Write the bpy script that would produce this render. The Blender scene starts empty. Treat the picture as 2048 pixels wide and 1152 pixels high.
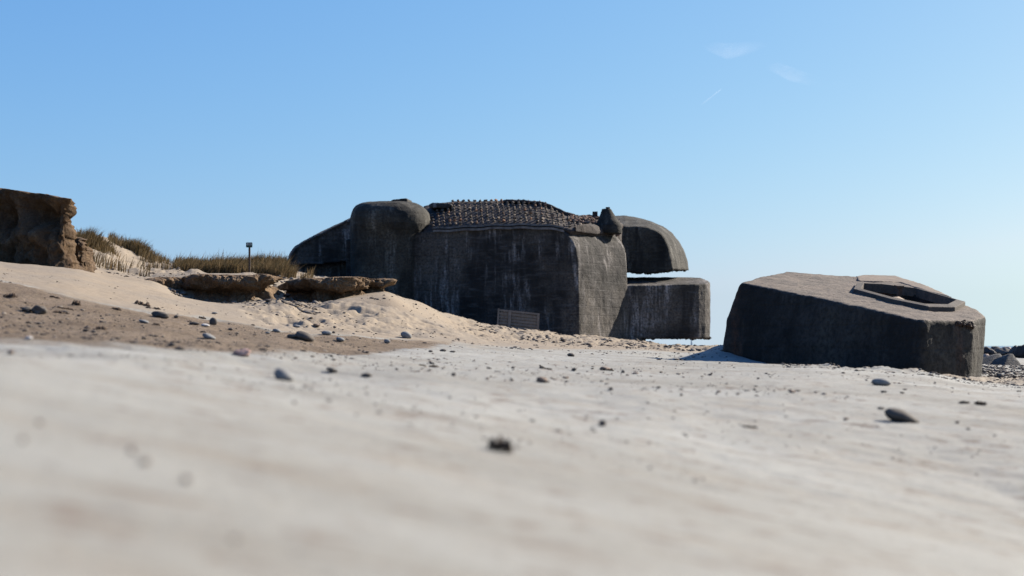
import bpy, bmesh, math, random
import numpy as np
from mathutils import Vector, Matrix, Euler
random.seed(7)
rng = np.random.default_rng(7)
S = bpy.context.scene

# ---------------------------------------------------------------- camera
F = 50/36*2048          # focal length in pixels of the 2048 wide photograph
CZ = 1.6                # camera height above the sea
HY = 692.0              # row of the horizon
cd = bpy.data.cameras.new('camera'); cam = bpy.data.objects.new('camera', cd)
S.collection.objects.link(cam); S.camera = cam
cam.location = (0, 0, CZ); cam.rotation_euler = (math.radians(90), 0, 0)
cd.lens = 50; cd.sensor_width = 36; cd.shift_y = (HY-576)/2048
cd.clip_start = 0.05; cd.clip_end = 60000
cd.dof.use_dof = True; cd.dof.focus_distance = 22; cd.dof.aperture_fstop = 2.2
# ---------------------------------------------------------------- light
SUN_EL = math.radians(31); SUN_AZ = math.radians(57)      # azimuth from the view axis towards the right
w = bpy.data.worlds.new('World'); S.world = w; w.use_nodes = True
nt = w.node_tree
bg = nt.nodes['Background']; sky = nt.nodes.new('ShaderNodeTexSky'); sky.sky_type = 'NISHITA'
sky.sun_disc = False; sky.sun_elevation = SUN_EL; sky.sun_rotation = SUN_AZ
sky.air_density = 1.0; sky.dust_density = 1.0; sky.ozone_density = 4.0; sky.altitude = 0
# gentle per-channel contrast of the sky colour (clean sea air)
_tc = nt.nodes.new('ShaderNodeTexCoord'); _mv = nt.nodes.new('ShaderNodeVectorMath'); _mv.operation = 'MAXIMUM'; _mv.inputs[1].default_value = (-2, -2, .035)
nt.links.new(_tc.outputs['Generated'], _mv.inputs[0]); nt.links.new(_mv.outputs[0], sky.inputs[0])
_sep = nt.nodes.new('ShaderNodeSeparateColor'); _com = nt.nodes.new('ShaderNodeCombineColor'); nt.links.new(sky.outputs[0], _sep.inputs[0])
for _i, (_c, _g) in enumerate(((2.2, 1.03), (1.75, .75), (1.30, .34))):
    _p = nt.nodes.new('ShaderNodeMath'); _p.operation = 'POWER'; nt.links.new(_sep.outputs[_i], _p.inputs[0]); _p.inputs[1].default_value = _g
    _m = nt.nodes.new('ShaderNodeMath'); _m.operation = 'MULTIPLY'; nt.links.new(_p.outputs[0], _m.inputs[0]); _m.inputs[1].default_value = _c*(.05**_g)/.1243
    _outs = globals().setdefault('_outs', []); _outs.append(_m.outputs[0])
_k = nt.nodes.new('ShaderNodeMath'); _k.operation = 'MULTIPLY'; nt.links.new(_outs[1], _k.inputs[0]); _k.inputs[1].default_value = .82
_n = nt.nodes.new('ShaderNodeMath'); _n.operation = 'MINIMUM'; nt.links.new(_outs[0], _n.inputs[0]); nt.links.new(_k.outputs[0], _n.inputs[1])
nt.links.new(_n.outputs[0], _com.inputs[0]); nt.links.new(_outs[1], _com.inputs[1]); nt.links.new(_outs[2], _com.inputs[2])
nt.links.new(_com.outputs[0], bg.inputs[0]); bg.inputs[1].default_value = 0.05
sl = bpy.data.lights.new('sun', 'SUN'); sun = bpy.data.objects.new('sun', sl); S.collection.objects.link(sun)
sl.energy = 5.0; sl.angle = math.radians(0.5); sl.color = (1.0, 0.90, 0.77)
sd = Vector((math.sin(SUN_AZ)*math.cos(SUN_EL), math.cos(SUN_AZ)*math.cos(SUN_EL), math.sin(SUN_EL)))
sun.rotation_euler = sd.to_track_quat('Z', 'Y').to_euler()
sun.location = (60, 40, 60)
S.view_settings.view_transform = 'Standard'; S.view_settings.look = 'None'
S.view_settings.gamma = 1; S.view_settings.exposure = 1.31
S.view_settings.use_curve_mapping = False

# ---------------------------------------------------------------- helpers
def U(px, py, d): return Vector(((px-1024)/F*d, d, CZ+(HY-py)/F*d))

_perm = rng.permutation(256); _perm = np.concatenate([_perm, _perm, _perm])
def vnoise(x, y, z=None):
    """smooth value noise in -1..1"""
    z = np.zeros_like(x) if z is None else z
    xi = np.floor(x).astype(int); yi = np.floor(y).astype(int); zi = np.floor(z).astype(int)
    xf = x-xi; yf = y-yi; zf = z-zi
    u = xf*xf*xf*(xf*(xf*6-15)+10); v = yf*yf*yf*(yf*(yf*6-15)+10); q = zf*zf*zf*(zf*(zf*6-15)+10)
    def h(a, b, c): return _perm[_perm[_perm[a & 255]+(b & 255)]+(c & 255)]/127.5-1
    def lx(b, c): return h(xi, b, c)*(1-u)+h(xi+1, b, c)*u
    return (lx(yi, zi)*(1-v)+lx(yi+1, zi)*v)*(1-q)+(lx(yi, zi+1)*(1-v)+lx(yi+1, zi+1)*v)*q
def fbm(x, y, z=None, o=4, g=.5):
    t = 0; a = 1; s = 1
    for i in range(o):
        t = t+a*vnoise(x*s+17.3*i, y*s+5.1*i, None if z is None else z*s+9.7*i); a *= g; s *= 2.03
    return t

def tag(o, label=None, cat=None, group=None, kind=None):
    if label: o['label'] = label
    if cat: o['category'] = cat
    if group: o['group'] = group
    if kind: o['kind'] = kind
    return o
def empty(name, loc, *a, **k):
    o = bpy.data.objects.new(name, None); S.collection.objects.link(o); o.location = loc
    o.empty_display_size = .2
    return tag(o, *a, **k)
def mk(name, verts, faces, m, parent=None, origin=None, smooth=False):
    """verts in world space; stored relative to parent (or origin)"""
    v = np.array([tuple(p) for p in verts], dtype=float) if not isinstance(verts, np.ndarray) else verts.astype(float)
    off = np.zeros(3)
    if parent is not None:
        p = parent; 
        while p is not None: off += np.array(p.location); p = p.parent
    elif origin is not None: off = np.array(origin, float)
    v = v-off
    me = bpy.data.meshes.new(name)
    if isinstance(faces, np.ndarray):
        n = len(faces); k = faces.shape[1]
        me.vertices.add(len(v)); me.vertices.foreach_set('co', v.ravel().astype(np.float32))
        me.loops.add(n*k); me.loops.foreach_set('vertex_index', faces.ravel().astype(np.int32))
        me.polygons.add(n); me.polygons.foreach_set('loop_start', (np.arange(n)*k).astype(np.int32))
        me.update(calc_edges=True); me.validate()
    else:
        me.from_pydata([tuple(p) for p in v], [], faces); me.update()
    if smooth: me.shade_smooth()
    me.materials.append(m)
    o = bpy.data.objects.new(name, me); S.collection.objects.link(o)
    if parent is not None: o.parent = parent
    elif origin is not None: o.location = origin
    return o
def grid_faces(nr, nc, wrap=False):
    r = np.arange(nr-1)[:, None]; c = np.arange(nc if wrap else nc-1)[None, :]
    c2 = (c+1) % nc
    f = np.stack([r*nc+c+0*c2, r*nc+c2, (r+1)*nc+c2, (r+1)*nc+c], -1)
    return f.reshape(-1, 4)
def fix_normals(o):
    bm = bmesh.new(); bm.from_mesh(o.data); bmesh.ops.recalc_face_normals(bm, faces=bm.faces); bm.to_mesh(o.data); bm.free()
def loft(secs, cap=True):
    """closed rings -> verts, faces"""
    n = len(secs[0]); V = [p for s in secs for p in s]; Fc = []
    for i in range(len(secs)-1):
        for j in range(n):
            k = (j+1) % n
            Fc.append((i*n+j, i*n+k, (i+1)*n+k, (i+1)*n+j))
    if cap: Fc.append(tuple(range(n))[::-1]); Fc.append(tuple((len(secs)-1)*n+j for j in range(n)))
    return V, Fc
def join(*parts):
    V = []; Fc = []
    for v, f in parts:
        b = len(V); V += [Vector(p) for p in v]; Fc += [tuple(i+b for i in q) for q in f]
    return V, Fc
def tex(size, depth=4):
    t = bpy.data.textures.new('rough', 'CLOUDS'); t.noise_scale = size; t.noise_depth = depth; t.noise_basis = 'ORIGINAL_PERLIN'
    return t
def worn(o, vox, disp=((.5, .04),), smooth=1):
    fix_normals(o)
    m = o.modifiers.new('remesh', 'REMESH'); m.mode = 'VOXEL'; m.voxel_size = vox; m.use_smooth_shade = True
    if smooth:
        m = o.modifiers.new('smooth', 'SMOOTH'); m.iterations = smooth; m.factor = .5
    for s, a in disp:
        m = o.modifiers.new('disp', 'DISPLACE'); m.texture = tex(s); m.strength = a; m.mid_level = .5; m.texture_coords = 'LOCAL'
def box(c, size, rot=(0, 0, 0)):
    R = Euler(rot).to_matrix(); hx, hy, hz = [s/2 for s in size]
    V = [Vector(c)+R@Vector((sx*hx, sy*hy, sz*hz)) for sx in (-1, 1) for sy in (-1, 1) for sz in (-1, 1)]
    return V, [(0, 1, 3, 2), (4, 6, 7, 5), (0, 4, 5, 1), (2, 3, 7, 6), (0, 2, 6, 4), (1, 5, 7, 3)]

# ---------------------------------------------------------------- materials
class N:
    def __init__(s, name):
        s.m = bpy.data.materials.new(name); s.m.use_nodes = True; s.t = s.m.node_tree
        s.b = s.t.nodes['Principled BSDF']; s.b.inputs['Specular IOR Level'].default_value = .25
        s.b.inputs['Roughness'].default_value = .9
        s.co = s.t.nodes.new('ShaderNodeTexCoord')
    def lk(s, a, b): s.t.links.new(a, b)
    def mp(s, scale=(1, 1, 1), rot=(0, 0, 0), src=None):
        n = s.t.nodes.new('ShaderNodeMapping'); n.inputs['Scale'].default_value = scale; n.inputs['Rotation'].default_value = rot
        s.lk(src or s.co.outputs['Object'], n.inputs[0]); return n.outputs[0]
    def noise(s, sc, det=4, rough=.55, vec=None, dist=0):
        n = s.t.nodes.new('ShaderNodeTexNoise'); n.inputs['Scale'].default_value = sc; n.inputs['Detail'].default_value = det
        n.inputs['Roughness'].default_value = rough; n.inputs['Distortion'].default_value = dist
        s.lk(vec or s.co.outputs['Object'], n.inputs['Vector']); return n.outputs['Fac']
    def vor(s, sc, vec=None, out='Distance', feat='F1'):
        n = s.t.nodes.new('ShaderNodeTexVoronoi'); n.inputs['Scale'].default_value = sc; n.feature = feat
        s.lk(vec or s.co.outputs['Object'], n.inputs['Vector']); return n.outputs[out]
    def ramp(s, f, stops):
        n = s.t.nodes.new('ShaderNodeValToRGB'); r = n.color_ramp
        while len(r.elements) < len(stops): r.elements.new(.5)
        for e, (p, c) in zip(r.elements, stops):
            e.position = p; e.color = (c, c, c, 1) if isinstance(c, (int, float)) else (*c, 1)
        s.lk(f, n.inputs[0]); return n.outputs[0]
    def mix(s, f, a, b, mode='MIX'):
        n = s.t.nodes.new('ShaderNodeMix'); n.data_type = 'RGBA'; n.blend_type = mode
        for v, i in ((f, 0), (a, 6), (b, 7)):
            if isinstance(v, (int, float)): n.inputs[i].default_value = v if i == 0 else (v, v, v, 1)
            elif isinstance(v, tuple): n.inputs[i].default_value = (*v, 1)
            else: s.lk(v, n.inputs[i])
        return n.outputs[2]
    def math(s, op, a, b=0.0):
        n = s.t.nodes.new('ShaderNodeMath'); n.operation = op
        for v, i in ((a, 0), (b, 1)):
            if isinstance(v, (int, float)): n.inputs[i].default_value = v
            else: s.lk(v, n.inputs[i])
        return n.outputs[0]
    def attr(s, name):
        n = s.t.nodes.new('ShaderNodeAttribute'); n.attribute_name = name; return n.outputs['Fac']
    def bump(s, h, dist, strength=1.0, prev=None):
        n = s.t.nodes.new('ShaderNodeBump'); n.inputs['Distance'].default_value = dist; n.inputs['Strength'].default_value = strength
        s.lk(h, n.inputs['Height'])
        if prev: s.lk(prev, n.inputs['Normal'])
        return n.outputs[0]
    def done(s, col, nrm=None, rough=None):
        if isinstance(col, tuple): s.b.inputs['Base Color'].default_value = (*col, 1)
        else: s.lk(col, s.b.inputs['Base Color'])
        if nrm: s.lk(nrm, s.b.inputs['Normal'])
        if rough is not None: s.b.inputs['Roughness'].default_value = rough
        return s.m

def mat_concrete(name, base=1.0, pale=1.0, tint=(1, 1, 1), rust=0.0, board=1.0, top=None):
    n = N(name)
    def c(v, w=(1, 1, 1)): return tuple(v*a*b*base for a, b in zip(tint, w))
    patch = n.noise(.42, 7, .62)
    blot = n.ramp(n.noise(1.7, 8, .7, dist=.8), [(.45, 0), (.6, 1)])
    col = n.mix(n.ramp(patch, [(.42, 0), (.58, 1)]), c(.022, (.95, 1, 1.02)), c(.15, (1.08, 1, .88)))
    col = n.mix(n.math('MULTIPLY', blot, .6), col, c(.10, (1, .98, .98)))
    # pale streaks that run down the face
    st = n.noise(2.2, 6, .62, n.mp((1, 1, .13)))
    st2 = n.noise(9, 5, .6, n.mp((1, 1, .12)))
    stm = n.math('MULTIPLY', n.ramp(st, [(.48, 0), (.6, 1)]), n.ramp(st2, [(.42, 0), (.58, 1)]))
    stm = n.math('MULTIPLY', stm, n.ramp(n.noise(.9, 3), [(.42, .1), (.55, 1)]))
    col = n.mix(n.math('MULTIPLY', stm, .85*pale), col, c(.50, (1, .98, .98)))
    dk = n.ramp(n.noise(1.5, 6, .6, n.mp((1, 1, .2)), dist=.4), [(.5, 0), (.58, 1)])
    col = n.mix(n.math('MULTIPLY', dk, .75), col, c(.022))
    if rust:
        ru = n.ramp(n.noise(1.1, 6, .6, n.mp((1, 1, .25))), [(.54, 0), (.66, 1)])
        col = n.mix(n.math('MULTIPLY', ru, rust), col, (.12, .045, .02))
    # board marks
    wv = n.t.nodes.new('ShaderNodeTexWave'); wv.bands_direction = 'Z'; wv.inputs['Scale'].default_value = 1.15
    wv.inputs['Distortion'].default_value = 1.2; wv.inputs['Detail'].default_value = 3; wv.inputs['Detail Scale'].default_value = .7
    n.lk(n.mp((.25, .25, 1)), wv.inputs['Vector'])
    line = n.ramp(wv.outputs['Fac'], [(.0, 1), (.06, 0)])
    col = n.mix(n.math('MULTIPLY', line, .45*board), col, c(.03))
    fine = n.noise(16, 8, .7)
    col = n.mix(n.ramp(fine, [(.4, .75), (.56, 0)]), col, c(.03))
    wl = n.math('MULTIPLY', n.ramp(n.noise(5, 6, .65, n.mp((.35, .35, 2))), [(.52, 0), (.7, 1)]), .35*pale)
    col = n.mix(wl, col, c(.22))
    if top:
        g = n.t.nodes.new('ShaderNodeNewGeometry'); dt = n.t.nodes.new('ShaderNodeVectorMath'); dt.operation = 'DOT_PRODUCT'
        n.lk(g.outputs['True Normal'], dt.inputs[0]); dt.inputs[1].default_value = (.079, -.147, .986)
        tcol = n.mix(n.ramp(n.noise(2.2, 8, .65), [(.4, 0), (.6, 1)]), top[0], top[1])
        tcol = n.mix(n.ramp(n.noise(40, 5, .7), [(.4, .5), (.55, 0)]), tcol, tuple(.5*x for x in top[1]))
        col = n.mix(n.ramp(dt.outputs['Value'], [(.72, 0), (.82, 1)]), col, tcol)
    h = n.math('SUBTRACT', n.math('ADD', n.noise(3, 9, .68), n.math('MULTIPLY', fine, .4)), n.math('MULTIPLY', line, .35*board))
    return n.done(col, n.bump(h, .05, .8))
def mat_simple(name, a, b, sc=8, bd=.01, rough=.9, mid=.5, det=6):
    n = N(name); f = n.noise(sc, det, .62)
    return n.done(n.mix(n.ramp(f, [(mid-.18, 0), (mid+.18, 1)]), a, b), n.bump(n.noise(sc*2.5, 6, .65), bd, .8), rough)
def mat_island(name, cols, rough=.85, bd=.004):
    n = N(name); g = n.t.nodes.new('ShaderNodeNewGeometry')
    k = len(cols)
    col = n.ramp(g.outputs['Random Per Island'], [((i+.0)/k, c) for i, c in enumerate(cols)])
    col = n.mix(n.ramp(n.noise(30, 4), [(.35, .5), (.65, 0)]), col, tuple(.5*x for x in cols[0]))
    return n.done(col, n.bump(n.noise(40, 4), bd, .8), rough)

def mat_sand():
    n = N('sand')
    br = n.attr('coarse'); du = n.attr('dune'); pat = n.attr('brown_patch')
    O = n.co.outputs['Object']
    g0 = n.ramp(n.noise(1.1, 5, .6, n.mp((.55, 1, 1))), [(.38, 0), (.64, 1)])
    grey = n.mix(g0, (0.238, 0.239, 0.222), (0.180, 0.176, 0.158))
    grey = n.mix(n.ramp(n.noise(4.5, 6, .65, n.mp((.5, 1, 1))), [(.5, 0), (.68, .4)]), grey, (0.167, 0.137, 0.103))
    grey = n.mix(n.ramp(n.noise(55, 4, .7), [(.56, 0), (.7, .6)]), grey, (0.112, 0.089, 0.066))
    grey = n.mix(n.ramp(n.noise(3.2, 7, .68, n.mp((.6, 1, 1), (0, 0, .5)), dist=.5), [(.63, 0), (.70, .45)]), grey, (0.117, 0.090, 0.072))
    grey = n.mix(n.ramp(n.noise(13, 5, .65, n.mp((.6, 1, 1))), [(.575, 0), (.65, .8)]), grey, (0.108, 0.081, 0.063))
    brown = n.mix(n.ramp(n.noise(1.6, 5, .6), [(.38, 0), (.62, 1)]), (0.114, 0.082, 0.054), (0.159, 0.120, 0.085))
    gr = n.noise(45, 5, .75)
    brown = n.mix(n.ramp(gr, [(.36, .8), (.54, 0)]), brown, (0.056, 0.039, 0.026))
    brown = n.mix(n.ramp(gr, [(.56, 0), (.72, .8)]), brown, (0.234, 0.190, 0.137))
    dune = n.mix(n.ramp(n.noise(.5, 4, .55), [(.4, 0), (.6, 1)]), (0.213, 0.173, 0.127), (0.190, 0.160, 0.125))
    dune = n.mix(n.ramp(n.noise(26, 5, .7), [(.38, .3), (.6, 0)]), dune, (0.134, 0.101, 0.068))
    def edge(a, sc, k): return n.ramp(n.math('ADD', a, n.math('MULTIPLY', n.math('SUBTRACT', n.noise(sc, 6, .65, n.mp((.5, 1, 1))), .5), k)), [(.36, 0), (.64, 1)])
    col = n.mix(edge(br, 1.6, 1.4), grey, brown)
    col = n.mix(edge(du, 1.2, .9), col, dune)
    col = n.mix(n.math('MULTIPLY', pat, .8), col, (0.089, 0.061, 0.040))
    h = n.math('ADD', n.math('MULTIPLY', n.noise(7, 6, .6, n.mp((.6, 1, 1))), .6), n.math('MULTIPLY', n.noise(60, 6, .7), .16))
    h2 = n.math('MULTIPLY', gr, n.math('ADD', n.math('MULTIPLY', br, 1.0), .12))
    nr = n.bump(h, .035, .7); nr = n.bump(h2, .02, .8, nr)
    return n.done(col, nr, .95)

M_sand = mat_sand()
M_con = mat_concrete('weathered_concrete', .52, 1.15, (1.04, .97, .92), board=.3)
M_conR = mat_concrete('sunlit_side_concrete', 1.15, .55, (1.03, 1, .95))
M_turret = mat_concrete('lichen_concrete', .42, .7, (1.03, 1.0, .88), board=.3)
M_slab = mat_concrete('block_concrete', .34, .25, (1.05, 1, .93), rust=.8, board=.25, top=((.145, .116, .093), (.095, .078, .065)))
M_slabtop = mat_simple('block_top_concrete', (.16, .125, .098), (.115, .092, .075), 3.0, .02)
M_ring = mat_simple('ring_concrete', (.082, .067, .056), (.042, .036, .031), 9, .012)
M_gr2 = mat_simple('pale_mortar', (.16, .15, .145), (.05, .048, .047), 5, .012)
M_roof = mat_simple('roof_tar', (.022, .020, .022), (.055, .043, .036), 7, .03)
M_stud = mat_island('studs', [(.15, .115, .09), (.07, .06, .05), (.19, .145, .105), (.09, .075, .06), (.22, .10, .05), (.12, .095, .075), (.08, .07, .06), (.18, .14, .11), (.11, .09, .07)], bd=.01)
M_rubble = mat_island('brick_rubble', [(.13, .075, .055), (.07, .055, .05), (.2, .14, .11), (.05, .04, .04), (.16, .09, .06)], bd=.01)
M_cliff = None
def mat_cliff(name, a, b, c):
    n = N(name)
    st = n.noise(2.2, 8, .68, n.mp((1, 1, .8)), dist=.8)
    col = n.mix(n.ramp(st, [(.34, 0), (.66, 1)]), a, b)
    col = n.mix(n.ramp(n.noise(6, 8, .72, n.mp((1, 1, .4))), [(.52, 0), (.68, 1)]), col, c)
    col = n.mix(n.ramp(n.noise(30, 5, .7), [(.38, .55), (.6, 0)]), col, tuple(x*.45 for x in a))
    h = n.math('ADD', n.noise(4, 10, .72, n.mp((1, 1, .7))), n.math('MULTIPLY', n.noise(22, 6, .7), .35))
    return n.done(col, n.bump(h, .09, 1.0))
M_cliff = mat_cliff('packed_sand_cliff', (.072, .043, .023), (.115, .073, .04), (.18, .12, .07))
M_ledge = mat_cliff('packed_sand_ledge', (.115, .072, .040), (.18, .12, .07), (.26, .18, .11))
M_grass = mat_island('marram_grass', [(.085, .06, .03), (.17, .115, .055), (.28, .19, .10), (.05, .042, .02), (.21, .14, .07), (.075, .065, .03), (.12, .085, .04), (.06, .045, .022)], bd=.001)
_t = M_grass.node_tree; _b = _t.nodes['Principled BSDF']; _tl = _t.nodes.new('ShaderNodeBsdfTranslucent'); _mx = _t.nodes.new('ShaderNodeMixShader'); _mx.inputs[0].default_value = .35
_t.links.new(_b.inputs['Base Color'].links[0].from_socket, _tl.inputs[0]); _t.links.new(_b.outputs[0], _mx.inputs[1]); _t.links.new(_tl.outputs[0], _mx.inputs[2]); _t.links.new(_mx.outputs[0], _t.nodes['Material Output'].inputs[0])
M_st_dark = mat_simple('dark_stone', (.058, .05, .043), (.105, .092, .08), 14, .004)
M_st_grey = mat_simple('grey_stone', (.14, .14, .138), (.20, .20, .195), 20, .003)
M_st_pale = mat_simple('pale_stone', (.5, .48, .46), (.38, .36, .34), 25, .002)
M_st_pink = mat_simple('pink_stone', (.27, .17, .15), (.34, .24, .21), 20, .003)
M_st_brown = mat_simple('brown_stone', (.15, .105, .08), (.22, .17, .13), 20, .003)
M_weed = mat_simple('dry_seaweed', (.05, .036, .025), (.12, .08, .055), 30, .006)
M_gravel = mat_island('gravel', [(.05, .05, .052), (.10, .08, .065), (.16, .12, .09), (.07, .06, .055), (.22, .19, .16), (.09, .07, .055)], bd=.002)
M_boulder = mat_simple('black_boulder', (.02, .02, .022), (.06, .052, .05), 2.5, .06)
M_brock = mat_simple('brown_boulder', (.2, .15, .12), (.3, .24, .2), 2.5, .05)
M_metal = mat_simple('rusted_iron', (.02, .016, .014), (.06, .035, .025), 20, .004, .7)

# ---------------------------------------------------------------- terrain (heights relative to the camera, by bearing and distance)
T = {
 -500: [(1, 1150), (1.9, 930), (3.2, 760), (4.6, 690), (6.2, 640), (9, 600), (13, 500), (17, 460), (21, 455), (26, 455), (40, 430), (70, 500), (200, 640)],
 0:    [(1, 1160), (1.9, 950), (3.2, 800), (5, 705), (6.3, 673), (7, 674), (9, 650), (14, 562), (18, 534), (21, 524), (24, 530), (30, 500), (42, 450), (60, 520), (200, 660)],
 150:  [(1.1, 1155), (2, 945), (3.4, 800), (5.2, 712), (6.6, 678), (7.2, 680), (9.5, 653), (14, 585), (18, 552), (20.5, 541), (22, 538), (24, 541), (29, 520), (37, 482), (46, 480), (60, 540), (200, 665)],
 210:  [(1.1, 1155), (2, 945), (3.4, 800), (5.3, 715), (6.7, 681), (7.3, 683), (9.6, 656), (14, 598), (18, 566), (20.5, 556), (22.5, 552), (24.5, 553), (29, 540), (37, 496), (45, 484), (60, 545), (200, 668)],
 300:  [(1.2, 1152), (2.1, 938), (3.6, 800), (5.5, 722), (7, 687), (7.6, 689), (10, 662), (14, 615), (17, 590), (20, 578), (23, 572), (25.5, 562), (29, 553), (36, 540), (44, 519), (60, 560), (200, 670)],
 400:  [(1.2, 1150), (2.2, 930), (3.8, 800), (5.7, 735), (7.4, 693), (8.2, 694), (11, 665), (14, 638), (17, 612), (19.5, 602), (23, 608), (25.6, 606), (26.4, 558), (34, 553), (42, 544), (60, 580), (200, 675)],
 500:  [(1.3, 1150), (2.3, 925), (4, 800), (6, 742), (8, 697), (9, 698), (12, 670), (15, 648), (18, 622), (20.5, 611), (23, 607), (25.6, 606), (26.4, 558), (34, 553), (39, 541), (43, 532), (46, 533), (60, 580), (200, 675)],
 560:  [(1.3, 1150), (2.4, 922), (4.1, 800), (6.1, 745), (8.3, 700), (9.5, 700), (12, 676), (15, 658), (18, 636), (20.5, 612), (22, 602), (25, 606), (27, 590), (31, 563), (36, 556), (44, 538), (47, 539), (60, 600), (200, 680)],
 620:  [(1.4, 1150), (2.5, 920), (4.2, 800), (6.3, 746), (8.6, 706), (10, 704), (13, 680), (16, 664), (19, 644), (22, 624), (25, 610), (27.5, 606), (30, 580), (33, 564), (38, 560), (45, 552), (60, 600), (200, 685)],
 700:  [(1.4, 1150), (2.6, 920), (4.3, 800), (6.6, 746), (9, 714), (11, 708), (14, 684), (17, 668), (20, 648), (23, 624), (25.5, 598), (27, 593), (29, 594), (31, 570), (38, 566), (45, 566), (60, 610), (200, 690)],
 765:  [(1.5, 1150), (2.7, 920), (4.4, 800), (6.8, 746), (9.5, 718), (12, 706), (15, 688), (18, 672), (21, 650), (24, 618), (26.5, 590), (28, 583), (30, 588), (32, 590), (38, 590), (45, 592), (60, 620), (200, 690)],
 830:  [(1.5, 1150), (2.7, 920), (4.5, 800), (7, 746), (10, 722), (13, 704), (16, 690), (19, 676), (22, 656), (26, 624), (29, 606), (31, 601), (33, 610), (37, 626), (44, 630), (60, 650), (200, 692)],
 900:  [(1.6, 1150), (2.8, 918), (4.6, 800), (7.3, 748), (10.5, 724), (13.5, 706), (17, 692), (21, 676), (26, 652), (32, 632), (35, 629), (37, 636), (41, 650), (46, 650), (60, 665), (200, 693)],
 1000: [(1.7, 1150), (3, 914), (5, 800), (7.8, 751), (11.5, 725), (15, 708), (19, 697), (24, 686), (30, 668), (36, 656), (38.5, 654), (40.4, 661), (43, 668), (48, 668), (60, 680), (200, 694)],
 1080: [(1.8, 1150), (3.1, 912), (5.3, 800), (8.2, 753), (12, 727), (16, 711), (20, 701), (26, 689), (33, 674), (39, 664), (40.6, 664), (42.5, 672), (46, 674), (60, 684), (200, 695)],
 1155: [(1.9, 1150), (3.2, 910), (5.5, 800), (8.6, 755), (12.5, 729), (17, 713), (22, 702), (28, 692), (35, 681), (41, 673), (42.2, 671), (44, 675), (47, 678), (60, 686), (200, 696)],
 1290: [(2, 1150), (3.4, 908), (5.9, 795), (9, 757), (13, 733), (18, 716), (24, 705), (31, 694), (38, 689), (44.5, 685.5), (46.5, 687), (50, 689), (60, 691), (80, 692.5), (200, 700)],
 1345: [(2.1, 1150), (3.5, 908), (6.1, 796), (9.3, 757), (13.4, 734), (17, 720), (19, 719), (24, 709), (31, 699), (38, 695), (45, 693), (50, 692), (60, 691.5), (80, 692.5), (200, 700)],
 1400: [(2.1, 1150), (3.6, 908), (6.2, 798), (9.5, 757), (13.6, 734), (16.2, 722), (17.5, 725), (19, 712), (20.2, 705), (22, 714), (31, 701), (38, 697), (45, 694), (52, 692.5), (60, 692), (80, 692.5), (200, 700)],
 1445: [(2.1, 1150), (3.7, 908), (6.3, 799), (9.7, 757), (13.4, 734), (15.8, 723), (17.2, 729), (18.6, 712), (20.0, 690), (22, 706), (31, 703), (38, 698), (45, 694), (60, 692), (80, 692), (200, 700)],
 1600: [(2.2, 1150), (3.8, 908), (6.6, 800), (10, 757), (13.0, 736), (14.7, 731), (16.2, 742), (19, 735), (28, 712), (40, 702), (60, 697), (100, 696), (200, 702)],
 1750: [(2.3, 1150), (4, 908), (6.9, 803), (10.5, 762), (12.8, 744), (14.1, 739), (15.4, 750), (19, 742), (28, 716), (40, 705), (60, 700), (100, 698), (200, 706)],
 1850: [(2.4, 1150), (4.2, 908), (7.2, 805), (10.8, 768), (12.8, 750), (13.9, 745.5), (15.2, 758), (20, 744), (28, 722), (40, 710), (60, 704), (100, 700), (200, 712)],
 1945: [(2.5, 1150), (4.3, 908), (7.3, 810), (11, 778), (13.4, 764), (15.4, 757.5), (17, 761), (20, 749), (28, 733), (40, 718), (60, 708), (100, 702), (200, 720)],
 2048: [(2.6, 1150), (4.5, 908), (7.5, 815), (11, 785), (14, 770), (16, 760), (20, 748), (26, 736), (33, 729), (45, 719), (60, 712), (100, 704), (200, 722)],
 2600: [(3, 1150), (4.9, 920), (7.9, 830), (11, 800), (16, 772), (20, 758), (35, 738), (60, 720), (100, 708), (200, 728)],
}
TU = np.array(sorted(T)); LD = np.linspace(math.log(.3), math.log(3000), 600)
def pchip(x, y, q):
    x = np.array(x, float); y = np.array(y, float); h = np.diff(x); s = np.diff(y)/h
    m = np.zeros(len(x)); m[0] = s[0]*.5; m[-1] = s[-1]
    for i in range(1, len(x)-1):
        if s[i-1]*s[i] > 0: m[i] = math.copysign(min(abs((h[i-1]+h[i])/(h[i-1]/s[i]+h[i]/s[i-1])), 2.5*min(abs(s[i-1]), abs(s[i]))), s[i])
    i = np.clip(np.searchsorted(x, q)-1, 0, len(h)-1); t = np.clip((q-x[i])/h[i], 0, 1)
    return (2*t**3-3*t**2+1)*y[i]+(t**3-2*t**2+t)*h[i]*m[i]+(-2*t**3+3*t**2)*y[i+1]+(t**3-t**2)*h[i]*m[i+1]
Tab = []
for u in TU:
    ds = [d for d, p in T[u]]; zs = [(HY-p)/F*d for d, p in T[u]]
    Tab.append(pchip([math.log(.3)]+[math.log(d) for d in ds]+[math.log(420), math.log(3000)], [zs[0]]+zs+[-4, -8], LD))
Tab = np.array(Tab)
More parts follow.
